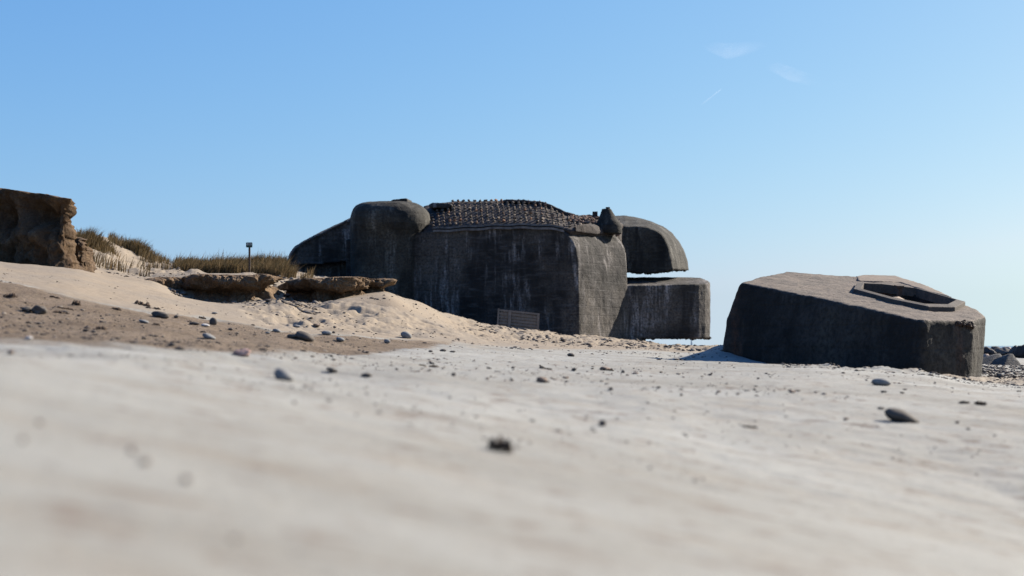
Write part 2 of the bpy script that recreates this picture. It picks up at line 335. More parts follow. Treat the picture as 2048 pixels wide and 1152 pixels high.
def base_h(k, d):
    """ground height relative to camera; k=x/d"""
    u = np.clip(1024+k*F, TU[0], TU[-1]-.001)
    i = np.clip(np.searchsorted(TU, u, side='right')-1, 0, len(TU)-2)
    t = (u-TU[i])/(TU[i+1]-TU[i])
    f = np.clip((np.log(np.maximum(d, .3))-LD[0])/(LD[1]-LD[0]), 0, len(LD)-1.001); j = f.astype(int); g = f-j
    def row(a): a = np.clip(a, 0, len(TU)-1); return Tab[a, j]*(1-g)+Tab[a, j+1]*g
    p1 = row(i); p2 = row(i+1); p0 = row(i-1); p3 = row(i+2)
    dx = (TU[i+1]-TU[i]).astype(float)
    im = np.clip(i-1, 0, None); ip = np.clip(i+2, None, len(TU)-1)
    s0 = (p1-p0)/np.maximum(TU[i]-TU[im], 1); s1 = (p2-p1)/dx; s2 = (p3-p2)/np.maximum(TU[ip]-TU[i+1], 1)
    m1 = np.where(s0*s1 > 0, 2*s0*s1/(np.abs(s0)+np.abs(s1)+1e-12)*np.sign(s1), 0)
    m2 = np.where(s1*s2 > 0, 2*s1*s2/(np.abs(s1)+np.abs(s2)+1e-12)*np.sign(s1), 0)
    m1 = np.where(s0*s1 > 0, 2*s0*s1/(s0+s1+1e-12), 0); m2 = np.where(s1*s2 > 0, 2*s1*s2/(s1+s2+1e-12), 0)
    H = (2*t**3-3*t**2+1)*p1+(t**3-2*t**2+t)*dx*m1+(-2*t**3+3*t**2)*p2+(t**3-t**2)*dx*m2
    wn = 1-sstep(2.5, 7.5, d)
    return H*(1-wn)-(.255+.2*np.clip(k*d, -1.2, 1.6))*wn
def sstep(a, b, x): t = np.clip((x-a)/(b-a), 0, 1); return t*t*(3-2*t)
def interp_u(u, pts): return np.interp(u, [p[0] for p in pts], [p[1] for p in pts])
# where the kinds of sand meet, as distance along each bearing
CO0 = [(-500, 5.2), (0, 5.9), (150, 6.0), (300, 6.3), (400, 6.7), (500, 7.3), (600, 8.2), (700, 9.9), (765, 12), (830, 14.5), (900, 18), (1000, 60)]
CO1 = [(-500, 12), (0, 14), (150, 13), (300, 13), (400, 14.2), (500, 14.5), (560, 14), (620, 15), (700, 16.2), (765, 17), (830, 18), (900, 19), (1000, 60)]
TR0 = [(460, 19), (500, 15.5), (560, 14.5), (620, 16), (700, 18), (830, 19), (1000, 24), (1155, 28), (1290, 29), (1400, 27), (1500, 26)]
DU0 = [(860, 15), (950, 16.5), (1040, 19), (1155, 22.5), (1290, 25.5), (1560, 27)]
def masks(k, d):
    u = 1024+k*F; L = np.log(d)
    c0 = np.log(interp_u(u, CO0)); c1 = np.log(interp_u(u, CO1))
    coarse = sstep(-.16, .14, L-c0)*(1-sstep(-.06, .06, L-c1))
    dune = np.where(u < 950, sstep(-.05, .08, L-c1), sstep(-.12, .22, L-np.log(interp_u(u, DU0))))
    wd = sstep(800, 960, u); dune = np.where(u < 1040, sstep(-.05-.25*wd, .08+.5*wd, L-c1*(1-wd)-np.log(interp_u(u, DU0))*wd), dune)
    dune = np.where(u > 1560, np.maximum(sstep(-.1, .1, L-np.log(interp_u(u, [(1560, 14.2), (1850, 13.2), (1945, 13.3), (2048, 13.2), (2600, 14)])))*(1-sstep(-.05, .05, L-np.log(18.5)))*.55, 0), dune)
    tr = sstep(-.05, .15, L-np.log(interp_u(u, TR0)))*sstep(455, 520, u)*(1-sstep(46, 52, d))*(1-sstep(1500, 1560, u))
    tr = tr*(1-sstep(24.5, 25.5, d)*sstep(650, 690, u)*(1-sstep(870, 920, u)))      # the smooth drift below the ledge
    tr = np.maximum(tr, sstep(1940, 1990, u)*sstep(17, 19, d)*.15*(1-sstep(60, 80, d)))
    return coarse, dune, tr
def detail_h(x, y, k, d):
    co, du, tr = masks(k, d)
    near = 1-sstep(9, 16, d)
    h = .006*fbm(x*1.3, y*2.2, o=3)*np.clip(d/6-.15, .05, 1)
    h = h+.006*fbm(x*5, y*9, o=3)*np.clip(d/4-.4, 0, 1)-.010*np.clip(fbm(x*2.6+11, y*4.0, o=3)-.45, 0, 1)*np.clip(d/3-.4, 0, 1)
    h = h+.012*np.clip(fbm(x*7+3, y*7, o=3)-.15, 0, 1)*co+.012*fbm(x*2.4, y*2.4, o=4)*co
    pits = np.clip(-fbm(x*2.1+40, y*2.1, o=3)-.05, 0, 1)
    h = h+tr*(-.13*pits+.035*fbm(x*4.2, y*4.2+9, o=4))
    u = 1024+k*F
    rub = sstep(940, 1060, u)*(1-sstep(1430, 1470, u))*sstep(27, 32, d)*(1-sstep(50, 60, d))+sstep(525, 560, u)*(1-sstep(610, 660, u))*sstep(20.5, 23, d)*(1-sstep(34, 38, d))
    h = h+.045*np.clip(fbm(x*3.3+7, y*3.3, o=4), -.3, 1)*rub
    ed = np.exp(-((np.log(d)-np.log(interp_u(u, [(1560, 14.5), (1850, 13.7), (1945, 15.2), (2048, 15.5)])))/.07)**2)*sstep(1560, 1600, u)
    h = h+.035*np.clip(fbm(x*5+2, y*4, o=4), -.2, 1)*ed
    hill = sstep(27, 31, d)*(1-sstep(380, 440, u))
    return h+hill*(.10*fbm(x*1.6, y*1.6, o=4))
def ground(x, y):
    x = np.atleast_1d(np.asarray(x, float)); y = np.atleast_1d(np.asarray(y, float)); r = np.hypot(x, y)
    kk = np.where(y > 0, x/np.maximum(y, 1e-3), np.sign(x)*9); kc = np.clip(kk, -1, 1)
    d = np.where(np.abs(kk) < 1, y, r*.7071)
    return CZ+base_h(kc, np.maximum(d, .3))+detail_h(x, y, kc, np.maximum(d, .3))
def hit(px, py, dmin=1.0, dmax=110):
    """first ground point seen at a pixel"""
    ds = np.exp(np.linspace(math.log(dmin), math.log(dmax), 4000)); k = (px-1024)/F
    g = ground(k*ds, ds)-CZ; r = (HY-py)/F*ds
    i = np.argmax(g >= r)
    if g[i] < r[i]: i = int(np.argmin(r-g))
    return Vector((k*ds[i], ds[i], g[i]+CZ))
def gz(x, y): return float(ground(x, y)[0])

ang = np.concatenate([np.linspace(-180, -30, 40)[:-1], np.linspace(-30, -23, 60)[:-1], np.linspace(-23, 23, 1100)[:-1], np.linspace(23, 30, 60)[:-1], np.linspace(30, 180, 40)[:-1]])
ang = np.radians(ang)
rad = np.concatenate([[.05], np.exp(np.linspace(math.log(.4), math.log(3), 110))[:-1], np.exp(np.linspace(math.log(3), math.log(62), 560))[:-1], np.exp(np.linspace(math.log(62), math.log(9000), 70))])
Rr, Aa = np.meshgrid(rad, ang, indexing='ij')
X = Rr*np.sin(Aa); Y = Rr*np.cos(Aa)
Z = ground(X.ravel(), Y.ravel()).reshape(X.shape)
V = np.stack([X, Y, Z], -1).reshape(-1, 3)
Fg = grid_faces(len(rad), len(ang), wrap=True)[:, ::-1]
gr = mk('ground', V, Fg, M_sand, smooth=True); tag(gr, kind='structure', label='dry beach sand rising to dunes on the left', cat='ground')
kk = np.clip(np.where(Y > 0, X/np.maximum(Y, 1e-3), 9), -1, 1).ravel(); dd = np.maximum(Y.ravel(), .4)
co, du, tr = masks(kk, dd)
uu = 1024+kk*F
brown_patch = np.exp(-((uu-780)/45)**2)*np.exp(-((dd-25.4)/.9)**2)*.45  # one soft patch of darker brown sand by the right ledge's end
for nm, a in (('coarse', co), ('dune', du), ('brown_patch', brown_patch)):
    at = gr.data.attributes.new(nm, 'FLOAT', 'POINT'); at.data.foreach_set('value', a.astype(np.float32))

n = N('sea_water'); n.b.inputs['Roughness'].default_value = .25; n.b.inputs['Specular IOR Level'].default_value = .5
M_sea = n.done((.03, .07, .12), n.bump(n.noise(.25, 6, .6), .6, .8), .3)
a = np.radians(np.linspace(0, 360, 97)[:-1]); ring = [90, 300, 1000, 4000, 30000]
V = np.array([(r*math.sin(t), r*math.cos(t), 0) for r in ring for t in a])
tag(mk('sea', V, grid_faces(len(ring), 96, True)[:, ::-1], M_sea), 'thin blue line of sea at the horizon', 'sea', kind='structure')

# ---------------------------------------------------------------- bunker
WD = (-4.65, 1.5)       # run of the long wall to the left
def wp(u, py, off=0.0):
    """point on the long wall plane (off metres behind it) seen at a pixel"""
    k = (u-1024)/F
    d = (2.03*1.5+44*4.65+off*4.886)/(1.5*k+4.65)
    return U(u, py, d)
B = empty('bunker', (0, 46, 1.2), 'large dark concrete bunker with domed corners and studded tiled roof', 'bunker')
e = Vector((1, 1.5, .0)).normalized()
# main body: profile in the wall plane swept back
prof = [(690, 790), (690, 480), (760, 468), (860, 462), (930, 458), (1000, 455), (1060, 455), (1105, 457), (1122, 461), (1135, 469), (1145, 481), (1151, 495), (1155, 515), (1156.5, 560), (1157.5, 620), (1158.5, 680), (1159, 790)]
P0 = [wp(u, v) for u, v in prof]
P1 = [p+e*1.6+Vector((0, 0, .07 if i < 12 else .03)) for i, p in enumerate(P0)]; P2 = [p+e*3.17+Vector((0, 0, .12 if i < 12 else .05)) for i, p in enumerate(P0)]
v1 = loft([P0, P1, P2])
zb = P0[0].z
def prismz(poly, z0, z1):
    n_ = len(poly); zf0 = z0 if callable(z0) else (lambda x, y: z0); zf1 = z1 if callable(z1) else (lambda x, y: z1)
    return loft([[Vector((x, y, zf0(x, y))) for x, y in poly], [Vector((x, y, zf1(x, y))) for x, y in poly]])
back = prismz([(-5, 46.8), (3.4, 46.4), (3.3, 50.5), (-5, 51.5)], CZ-.6, CZ+3.55)
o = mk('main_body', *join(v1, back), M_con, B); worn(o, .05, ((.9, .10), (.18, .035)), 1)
# lit end face gets the same concrete, the platform and pedestal
foot = lambda x, y: CZ+2.03+(y-47)*.13
plat = prismz([(3.2, 46.25), (3.8, 46.6), (4.9, 46.9), (5.9, 47.15), (6.2, 47.25), (6.45, 47.45), (6.62, 47.75), (6.70, 48.1), (6.72, 48.6), (6.6, 50), (3.2, 50)], CZ+.25, foot)
o = mk('gun_platform', *plat, M_con, B); worn(o, .045, ((.7, .06), (.16, .05)), 1)
ped = prismz([(2.9, 46), (3.8, 46.58), (4.2, 46.75), (4.42, 46.95), (4.42, 49.4), (2.9, 49.4)], CZ-.9, CZ+.5)
o = mk('pedestal', *ped, M_con, B); worn(o, .05, ((.5, .12), (.18, .06)), 1)
# gun canopy
p0 = [(1222, 452), (1250, 451), (1272, 451), (1292, 452), (1308, 457), (1320, 463), (1331, 476), (1339, 495), (1345, 519), (1347, 540), (1325, 544), (1295, 547), (1260, 545), (1222, 545)]
p1 = [(1222, 432), (1250, 431), (1277, 436), (1304, 443), (1326, 453), (1344, 466), (1358, 483), (1368, 501), (1375, 522), (1378, 541), (1340, 541.5), (1300, 542), (1260, 542), (1222, 542)]
d0, d1, d2 = 46.9, 48.6, 50.4
def smix(a, b, t, d): return [U(p[0]*(1-t)+q[0]*t, p[1]*(1-t)+q[1]*t, d) for p, q in zip(a, b)]
secs = []
for t, d, g in ((0, 48.1, .965), (0, 48.18, .99), (.05, 48.35, 1), (.35, 48.8, 1), (.7, 49.3, 1), (.93, 49.9, 1), (1, 50.6, 1), (.97, 51.6, 1)):
    s = smix(p0, p1, t, d); c = U(1235, 541, d); secs.append([c+(q-c)*g if q.z > c.z+.05 else q for q in s])
o = mk('gun_canopy', *loft(secs), M_turret, B); worn(o, .045, ((.7, .06), (.15, .03)), 3)
# turret with rounded head
def sup(cx, cy, rx, ry, z, s=1.0, n_=3.0, N_=40):
    r = []
    for i in range(N_):
        t = 2*math.pi*i/N_; c, q = math.cos(t), math.sin(t)
        r.append(Vector((cx+rx*s*math.copysign(abs(c)**(2/n_), c), cy+ry*s*math.copysign(abs(q)**(2/n_), q), z)))
    return r
cx, cy = U(780, 500, 46.4).x, 46.9
secs = []
for z, s, sh in ((-.6, .90, -.10), (3.1, .90, -.10), (3.45, .91, -.09), (3.62, .93, -.07), (3.78, .97, -.03), (3.95, 1, 0), (4.15, .995, 0), (4.32, .965, 0), (4.45, .91, -.01), (4.56, .83, -.03), (4.64, .72, -.04), (4.68, .55, -.03), (4.69, .2, 0)):
    secs.append(sup(cx+sh*1.2, cy, 1.32, 1.75, CZ+z, s))
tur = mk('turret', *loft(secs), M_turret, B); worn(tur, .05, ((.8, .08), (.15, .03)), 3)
q = [U(778, 404, 46.1), U(785, 399, 46.1), U(812, 396, 46.1), U(815, 398, 46.1), U(815, 410, 46.1), U(775, 412, 46.1)]
o = mk('cap_slab', *loft([q, [p+Vector((.1, .7, 0)) for p in q]]), M_turret, B); worn(o, .025, ((.2, .02),), 1)
# left wing: overhanging roof shell and recessed lower wall
w1 = [(576, 532), (576, 522), (580, 508), (590, 495), (605, 484), (622, 475), (642, 465), (670, 451), (700, 437), (760, 425), (760, 520), (700, 522), (640, 528)]
s0 = [U(u, v, 48.1) for u, v in w1]; c = U(700, 520, 48.1)
secs = [[c+(p-c)*g for p in s0] for g in (.93, .97)]
secs = [[p+Vector((0, -.12*i, 0)) for p in s] for i, s in enumerate(secs)]
secs += [[U(u, v, 48.3) for u, v in w1], [U(u, v, 52.0) for u, v in w1]]
low = [(576, 800), (574.5, 556), (575, 524), (606, 520), (607, 560), (607, 800)]
lo = loft([[U(u, v, 48.3) for u, v in low], [U(u, v, 52.0) for u, v in low]])
low2 = [(590, 800), (590, 510), (760, 505), (760, 800)]
lo2 = loft([[U(u, v, 48.5) for u, v in low2], [U(u, v, 52.0) for u, v in low2]])
o = mk('wing', *join(loft(secs), lo, lo2), M_con, B); worn(o, .055, ((.9, .12), (.2, .06)), 2)
# roof
E = [(846, 466), (870, 462), (900, 459), (1000, 452), (1080, 453), (1120, 457), (1150, 462), (1195, 470), (1240, 478)]
Rg = [(846, 412), (862, 409), (880, 406), (905, 402), (950, 402), (1000, 401), (1050, 402), (1085, 405), (1110, 415), (1130, 426), (1150, 431), (1180, 433), (1200, 436), (1240, 440)]
us = np.linspace(846, 1240, 160)
ey = interp_u(us, E); ry = interp_u(us, Rg)
rows = []
def roofpt(u, f):
    """f 0 at the eave, 1 at the ridge"""
    e0 = float(interp_u(u, E)); r0 = float(interp_u(u, Rg))
    py = e0+(r0-e0)*(f**.85)
    ad = max(0, u-1146)/95*3.1
    return wp(u, py, .12+ad+(2.5-.62*ad)*f)
for f in (0, .03, .1, .2, .3, .4, .5, .6, .7, .8, .9, 1.0): rows.append([roofpt(u, f) for u in us])
rows.append([roofpt(u, 1)+Vector((.2, .8, -.12)) for u in us]); rows.append([roofpt(u, 1)+Vector((.4, 2.4, -1.2)) for u in us]); rows.append([roofpt(u, 1)+Vector((.4, 2.4, -2.6)) for u in us])
rows.append([roofpt(u, 0)+Vector((-.3*(u > 1140), .4, -.5)) for u in us]); 
o = mk('roof', *loft([list(r) for r in np.array([[tuple(p) for p in r] for r in rows]).transpose(1, 0, 2)]), M_roof, B)
worn(o, .05, ((.3, .10),), 0)
Vs, Fs = [], []
def lump(c, s, rnd=.25):
    bm = bmesh.new(); bmesh.ops.create_icosphere(bm, subdivisions=1, radius=1)
    b = len(Vs); rot = Euler((random.uniform(0, 6), random.uniform(0, 6), random.uniform(0, 6))).to_matrix()
    for v in bm.verts:
        p = rot@(v.co*(1+random.uniform(-rnd, rnd))); Vs.append(c+Vector((p.x*s[0], p.y*s[1], p.z*s[2])))
    for f in bm.faces: Fs.append(tuple(b+v.index for v in f.verts))
    bm.free()
# ragged undersides
def ragged(pts, cnt, s_, m_):
    global Vs, Fs
    Vs, Fs = [], []
    for i in range(cnt):
        t = random.random()*(len(pts)-1); j = int(t); p = pts[j].lerp(pts[j+1], t-j)
        lump(p+Vector((0, random.uniform(-.02, .25), random.uniform(-.2, 1)*s_*.4)), [random.uniform(.4, 1)*s_*1.4, s_, random.uniform(.3, .8)*s_], .3)
    return mk('ragged_underside', Vs, Fs, m_, B)
# studded covering: rows of lumps
Vs, Fs = [], []
ragged([Vector((x, y, CZ+.26)) for x, y in ((4.5, 46.85), (5.9, 47.18), (6.4, 47.5), (6.65, 47.9), (6.68, 48.5))], 75, .085, M_con)
ragged([U(u, v, 48.5) for u, v in ((1258, 545), (1295, 547), (1325, 544), (1346, 541))]+[U(1375, 541, 50.2)], 80, .06, M_turret)
Vs, Fs = [], []
for i in range(28):
    u0 = 864+i*10.9
    for j in range(9):
        f = .10+j*.105
        u = u0+j*-.3+random.uniform(-.8, .8)-(0 if i > 14 else 0)+(1-f)*3
        e0, r0 = float(interp_u(u, E)), float(interp_u(u, Rg))
        topcut = interp_u(u, [(860, .5), (885, .72), (900, 1), (1085, .98), (1120, .8), (1150, .55), (1185, .3)])
        if f > topcut or random.random() < .03: continue
        lump(roofpt(u, f)+Vector((.0, -.05, .05)), (.052+random.uniform(-.012, .018), .06, .046), .38)
o = mk('roof_studs', Vs, Fs, M_stud, B)
# dark lid slab along the right of the roof
lid = [(1003, 401), (1010, 398), (1045, 400), (1085, 403), (1105, 411), (1130, 423), (1150, 428), (1158, 434), (1182, 443), (1160, 445), (1140, 438), (1120, 427), (1095, 414), (1080, 409), (1040, 405), (1004, 405)]
a0 = [wp(u, v, 2.25) for u, v in lid]
o = mk('roof_slab', *loft([a0, [p+Vector((.3, 1.6, .02)) for p in a0]]), M_roof, B); worn(o, .04, ((.2, .08),), 1)
sl1 = [(856, 409), (866, 405), (900, 407), (905, 411), (900, 416), (858, 416)]
a0 = [wp(u, v, 1.6) for u, v in sl1]
o = mk('roof_slab', *loft([a0, [p+Vector((.1, .9, .04)) for p in a0]]), M_con, B); worn(o, .035, ((.2, .05),), 1)
br = [(1146, 458), (1152, 449), (1172, 447), (1186, 453), (1195, 463), (1194, 469), (1170, 467), (1148, 464)]
a0 = [wp(u, v, .05+(u-1146)/95*2.8) for u, v in br]
o = mk('broken_slab', *loft([a0, [p+Vector((.3, .7, .05)) for p in a0]]), M_roof, B); worn(o, .03, ((.2, .06),), 2)
# ledge strips at the eave
for k_, (y0, th) in enumerate(((.0, .035), (.16, .03))):
    secs = []
    for u in np.linspace(866, 1128, 70):
        c = wp(u, float(interp_u(u, [(866, 461), (1000, 454), (1060, 453.5), (1110, 456.5), (1130, 460)])), -.02+.10*k_)+Vector((0, 0, -.03+.10*k_+.012*math.sin(u*.11)))
        secs.append([c+Vector((0, dy, dz)) for dy, dz in ((-.05, -th), (-.05, th), (.25, th), (.25, -th))])
    mk('eave_ledge', *loft(secs), M_gr2, B)
# rubble of bricks between roof and cowl
Vs, Fs = [], []
for i in range(170):
    u = random.uniform(1140, 1236); t = random.random()
    f = random.uniform(.1, 1.0)
    if u < 1190 and f < .45: f = .45+random.random()*.5
    lump(roofpt(u, f)+Vector((0, -.03, .03)), (random.uniform(.04, .12), .06, random.uniform(.03, .06)), .3)
mk('brick_rubble', Vs, Fs, M_rubble, B)
# cowl
cc = U(1217, 462, 45.2)
secs = []
for py, hw, off in ((468, 26, 0), (462, 27, 0), (452, 26.5, 0), (446, 23.5, -.5), (438, 19, -1.5), (430, 15, -2.5), (424, 12, -3.4), (419, 9.5, -4), (418, 9, -4)):
    c = U(1217+off, py, 46.2); r = hw/F*46.2
    secs.append([c+Vector((r*math.cos(t), .9*r*math.sin(t), 0)) for t in np.linspace(0, 2*math.pi, 29)[:-1]])
o = mk('vent_cowl', *loft(secs), M_turret, B); worn(o, .025, ((.3, .04),), 1)
c = U(1215.5, 416.6, 46.2); cap = mk('cap', *box(c, (.13, .13, .07)), M_metal, o)
c = U(1190, 432, 47.0); mk('roof_block', *box(c, (.16, .2, .28)), M_roof, B)
# graffiti band on the right end of the platform
n = N('spray_paint'); 
n.done(n.mix(n.ramp(n.noise(3.0, 4), [(.42, 0), (.56, 1)]), (.42, .12, .20), (.55, .14, .08)), None, .8)
secs = []
for z in np.linspace(.62, 1.62, 12):
    secs.append([Vector((x-.01+.01*math.sin(z*9), y, CZ+z)) for x, y in ((6.70, 48.02), (6.74, 48.35), (6.76, 48.6), (6.70, 48.6), (6.66, 48.35), (6.64, 48.05))])
mk('graffiti', *loft(secs), n.m, B)

# ---------------------------------------------------------------- tilted block in front, right
n0 = Vector((.91, -1.70, 11.4)).normalized(); q0 = U(1480, 563, 19)
def tp(px, py, up=0.0):
    r = Vector(((px-1024)/F, 1, (HY-py)/F)); c0 = Vector((0, 0, CZ)); t = n0.dot(q0+n0*up-c0)/n0.dot(r); return c0+r*t
K = empty('casemate_block', (4.6, 18.5, 1.3), 'tilted dark concrete block with an octagonal hatch ring, half sunk in sand', 'bunker block')
outer = [(1480, 564), (1566, 580), (1660, 599), (1760, 622), (1846, 641), (1948, 641), (1972, 633), (1955, 618), (1925, 604), (1880, 582), (1780, 560), (1715, 553), (1640, 548), (1600, 545.5), (1570, 543), (1520, 553)]
top = [tp(u, v) for u, v in outer]
inner_px = [(1722, 577), (1728, 566), (1762, 567.5), (1832, 576), (1913, 599), (1895, 608), (1850, 607), (1785, 594)]
inn = [tp(u, v, .065) for u, v in inner_px]
cen = sum(inn, Vector())/8
ax = (inn[5]-inn[1]); 
innd = [p-n0*.065 for p in inn]
# bottom ring: follow the visible corners down
bot_px = {0: (1434, 735, 19.15), 1: (1540, 742, 18.3), 2: (1650, 748, 17.4), 3: (1755, 756, 16.6), 4: (1842, 768, 15.95), 5: (1940, 772, 16.45), 6: (1958, 770, 17.2)}
bot = []
for i, p in enumerate(top):
    if i in bot_px: bot.append(U(*bot_px[i])+Vector((0, 0, -.25)))
    else: bot.append(Vector((p.x-.05, p.y-.1, .9)))
nO, nI = len(top), 8
bm = bmesh.new()
vt = [bm.verts.new(p) for p in top]; vb = [bm.verts.new(p) for p in bot]; vi = [bm.verts.new(p) for p in innd]; vf = [bm.verts.new(p-n0*.5) for p in innd]
vm = [bm.verts.new(a.lerp(b_, .5)) for a, b_ in zip(top, bot)]; vm[0].co = U(1452, 640, 19.08); vm[15].co.x -= .12; vm[1].co += Vector((-.03, -.05, 0))
for A, Bq in ((vt, vm), (vm, vb), (vi, vf)):
    for j in range(len(A)): bm.faces.new((A[j], A[(j+1) % len(A)], Bq[(j+1) % len(A)], Bq[j]))
eds = [bm.edges.get((A[j], A[(j+1) % len(A)])) for A in (vt, vi) for j in range(len(A))]
bmesh.ops.triangle_fill(bm, edges=eds, use_beauty=True, use_dissolve=False)
bm.faces.new(vf[::-1]); bm.faces.new(vb[::-1])
bmesh.ops.triangulate(bm, faces=bm.faces[:]); bmesh.ops.recalc_face_normals(bm, faces=bm.faces)
bm.verts.index_update()
Vb = [v.co.copy() for v in bm.verts]; Fb = [tuple(v.index for v in f.verts) for f in bm.faces]; bm.free()
blk = mk('body', Vb, Fb, M_slab, K)
blk.data.materials.append(M_slabtop)
m = blk.modifiers.new('bevel', 'BEVEL'); m.width = .035; m.segments = 2; m.limit_method = 'ANGLE'; m.angle_limit = math.radians(35)
m = blk.modifiers.new('remesh', 'REMESH'); m.mode = 'VOXEL'; m.voxel_size = .028; m.use_smooth_shade = True
m = blk.modifiers.new('smooth', 'SMOOTH'); m.iterations = 1
for s_, a_ in ((.6, .06), (.12, .028)):
    m = blk.modifiers.new('disp', 'DISPLACE'); m.texture = tex(s_); m.strength = a_; m.texture_coords = 'LOCAL'
# octagonal ring
def scl(ps, s, up): c = sum(ps, Vector())/len(ps); return [c+(p-c)*s+n0*up for p in ps]
ro_b = scl(innd, 1.18, -.04); ro_t = scl(innd, 1.17, .052); ri_t = scl(innd, 1.0, .065); ri_b = scl(innd, .99, -.06)
Vr = ro_b+ro_t+ri_t+ri_b; Fr = []
for a_ in range(4):
    b_ = (a_+1) % 4
    for j in range(8): k_ = (j+1) % 8; Fr.append((a_*8+j, a_*8+k_, b_*8+k_, b_*8+j))
o = mk('hatch_ring', Vr, Fr, M_ring, K); fix_normals(o); m = o.modifiers.new('bevel', 'BEVEL'); m.width = .008; m.segments = 2
pl = [tp(u, v, 0) for u, v in ((1716, 562), (1712, 554), (1722, 551.5), (1790, 552.5), (1850, 571), (1905, 596), (1860, 585), (1800, 566))]
o = mk('raised_plate', *loft([[p-n0*.05 for p in pl], [p+n0*.014 for p in pl]]), M_slabtop, K); worn(o, .02, ((.2, .02),), 1)
# broken edges: ragged bits of exposed aggregate
def crust(name, pts, cnt, s, m_, par, sp):
    global Vs, Fs
    Vs, Fs = [], []
    for i in range(cnt):
        t = random.random()*(len(pts)-1); j = int(t); p = pts[j].lerp(pts[j+1], t-j)
        lump(p+Vector([random.gauss(0, x) for x in sp]), [random.uniform(.4, 1)*s for _ in range(3)], .3)
    return mk(name, Vs, Fs, m_, par)
crust('broken_edge', [tp(1912, 641)+Vector((0,.015,-.03)), tp(1935, 641)+Vector((0,.012,-.045)), tp(1948, 641)+Vector((0,.01,-.08))], 130, .022, M_metal, K, (.012, .012, .015))
# sand inside the hatch and an iron stub
cf = cen-n0*.40
V = []; nr_, nc_ = 14, 32
for i in range(nr_):
    for j in range(nc_):
        t = 2*math.pi*j/nc_; rr = .60*i/(nr_-1)
        p = cf+Vector((rr*math.cos(t), rr*math.sin(t)*1.1, 0)); p.z += .10+.25*math.exp(-((p.x-cf.x+.05)**2+(p.y-cf.y-.1)**2)/.08)+.015*float(fbm(np.array([p.x*9]), np.array([p.y*9]))[0])-.3*(rr > .58)
        V.append(p)
heap = mk('sand_heap', np.array([tuple(p) for p in V]), grid_faces(nr_, nc_, True), mat_simple('heap_sand', (.36, .30, .24), (.28, .22, .17), 12, .02), None, origin=cf, smooth=True)
tag(heap, 'small heap of pale sand lying inside the octagonal hatch', 'sand heap')
c = cf+Vector((-.02, -.02, .42))
st = mk('iron_stub', *join(box(c, (.05, .05, .14), (.1, .1, .2)), box(c+Vector((-.01, 0, .06)), (.10, .08, .03), (.2, 0, .3))), M_metal, None, origin=c)
tag(st, 'short rusty iron stub sticking out of the sand inside the hatch', 'metal stub')

# ---------------------------------------------------------------- sand cliffs and ledges
def cliff(name, path, rows_fn, m_, label, namp, dents=(), nu=240, seed=0, kind=None, cat='cliff', lipj=0.0, zf=1.3):
    """path: [(u, d, ytop, ybot)]; rows_fn(t)->(forward offset, fraction of height) ; world surface with displaced face"""
    us = np.linspace(path[0][0], path[-1][0], nu)
    D = interp_u(us, [(p[0], p[1]) for p in path]); YT = interp_u(us, [(p[0], p[2]) for p in path]); YB = interp_u(us, [(p[0], p[3]) for p in path])
    secs = rows_fn
    Xs = (us-1024)/F*D; zt = CZ+(HY-YT)/F*D; zb = CZ+(HY-YB)/F*D
    # outward horizontal normal of the path
    tx = np.gradient(Xs); ty = np.gradient(D); ln = np.hypot(tx, ty); nx, ny = ty/ln, -tx/ln
    G = []
    for off, fr in secs:
        z = zb+(zt-zb)*fr
        fo = max(off, -.12); x = Xs+nx*fo+(us-1024)/F*(fo-off); y = D+ny*fo+(fo-off); fade = float(np.interp(off, [-.9, -.02], [0, 1]))
        face = sstep(0, .15, fr)*(1-sstep(1.2, 2.2, -off+.9)) if False else 1.0
        a = namp*fbm(x*2.3+seed, y*2.3, z*zf, o=6, g=.56)*fade+.045*fbm(x*9+seed, y*9, z*7, o=4, g=.6)*fade
        for (du_, df, ru, rf, dep) in dents:
            a = a-dep*np.exp(-((us-du_)/ru)**2-((fr-df)/rf)**2)*fade
        zz = z+.22*namp*fbm(x*2.3+seed, y*2.3+3, z*1.0, o=4)*(1 if fr > .5 else 0)+lipj*fbm(x*2.1+seed*2, 0*x+.5, o=3)*(1-abs(fr-.55)/.4 if abs(fr-.55) < .4 else 0)
        G.append(np.stack([x+nx*a, y+ny*a, zz], -1))
    G = np.array(G); V = G.reshape(-1, 3)
    o = mk(name, V, grid_faces(len(secs), nu)[:, ::-1], m_, None, smooth=True)
    tag(o, label, cat, kind=kind); return o
face = [(.06+.05*(1-f), f*1.0) for f in np.linspace(-.35, .80, 70)]+[(.07-.06*((f-.8)/.2)**2, f) for f in np.linspace(.80, .985, 18)]+[(-.02-x, 1+.0*x) for x in (0, .05, .12, .25, .5, 1, 1.6, 2.2)]+[(-2.6, .2)]
cliff('cliff', [(-520, 24, 350, 520), (-200, 23.2, 362, 525), (-40, 22.6, 377, 528), (0, 22.5, 381, 532), (70, 22.2, 389, 538), (112, 22.0, 393, 544), (128, 22.0, 396, 547), (135, 22.1, 400, 548), (140, 22.35, 411, 547), (143, 22.8, 424, 545)], face, M_cliff,
      'tall brown packed sand cliff with dark hollows at the left edge', .17,
      dents=((88, .72, 26, .15, .55), (62, .80, 16, .12, .25), (12, .66, 22, .2, .42), (112, .60, 5, .14, .14), (30, .15, 12, .14, .25), (-60, .5, 30, .25, .5), (100, .2, 9, .4, .12)), nu=330, kind='structure', zf=.9)
cliff('cliff', [(110, 24.4, 464, 548), (146, 24.1, 474, 546), (158, 24, 479, 544), (170, 24.0, 487, 543), (175, 24.2, 492, 542), (178, 25.2, 497, 541)], face, M_cliff,
      'narrow lower brown sand buttress right behind the tall cliff', .05, dents=((152, .5, 4, .5, .12), (171, .45, 3, .6, .15)), nu=120, seed=9, kind='structure')
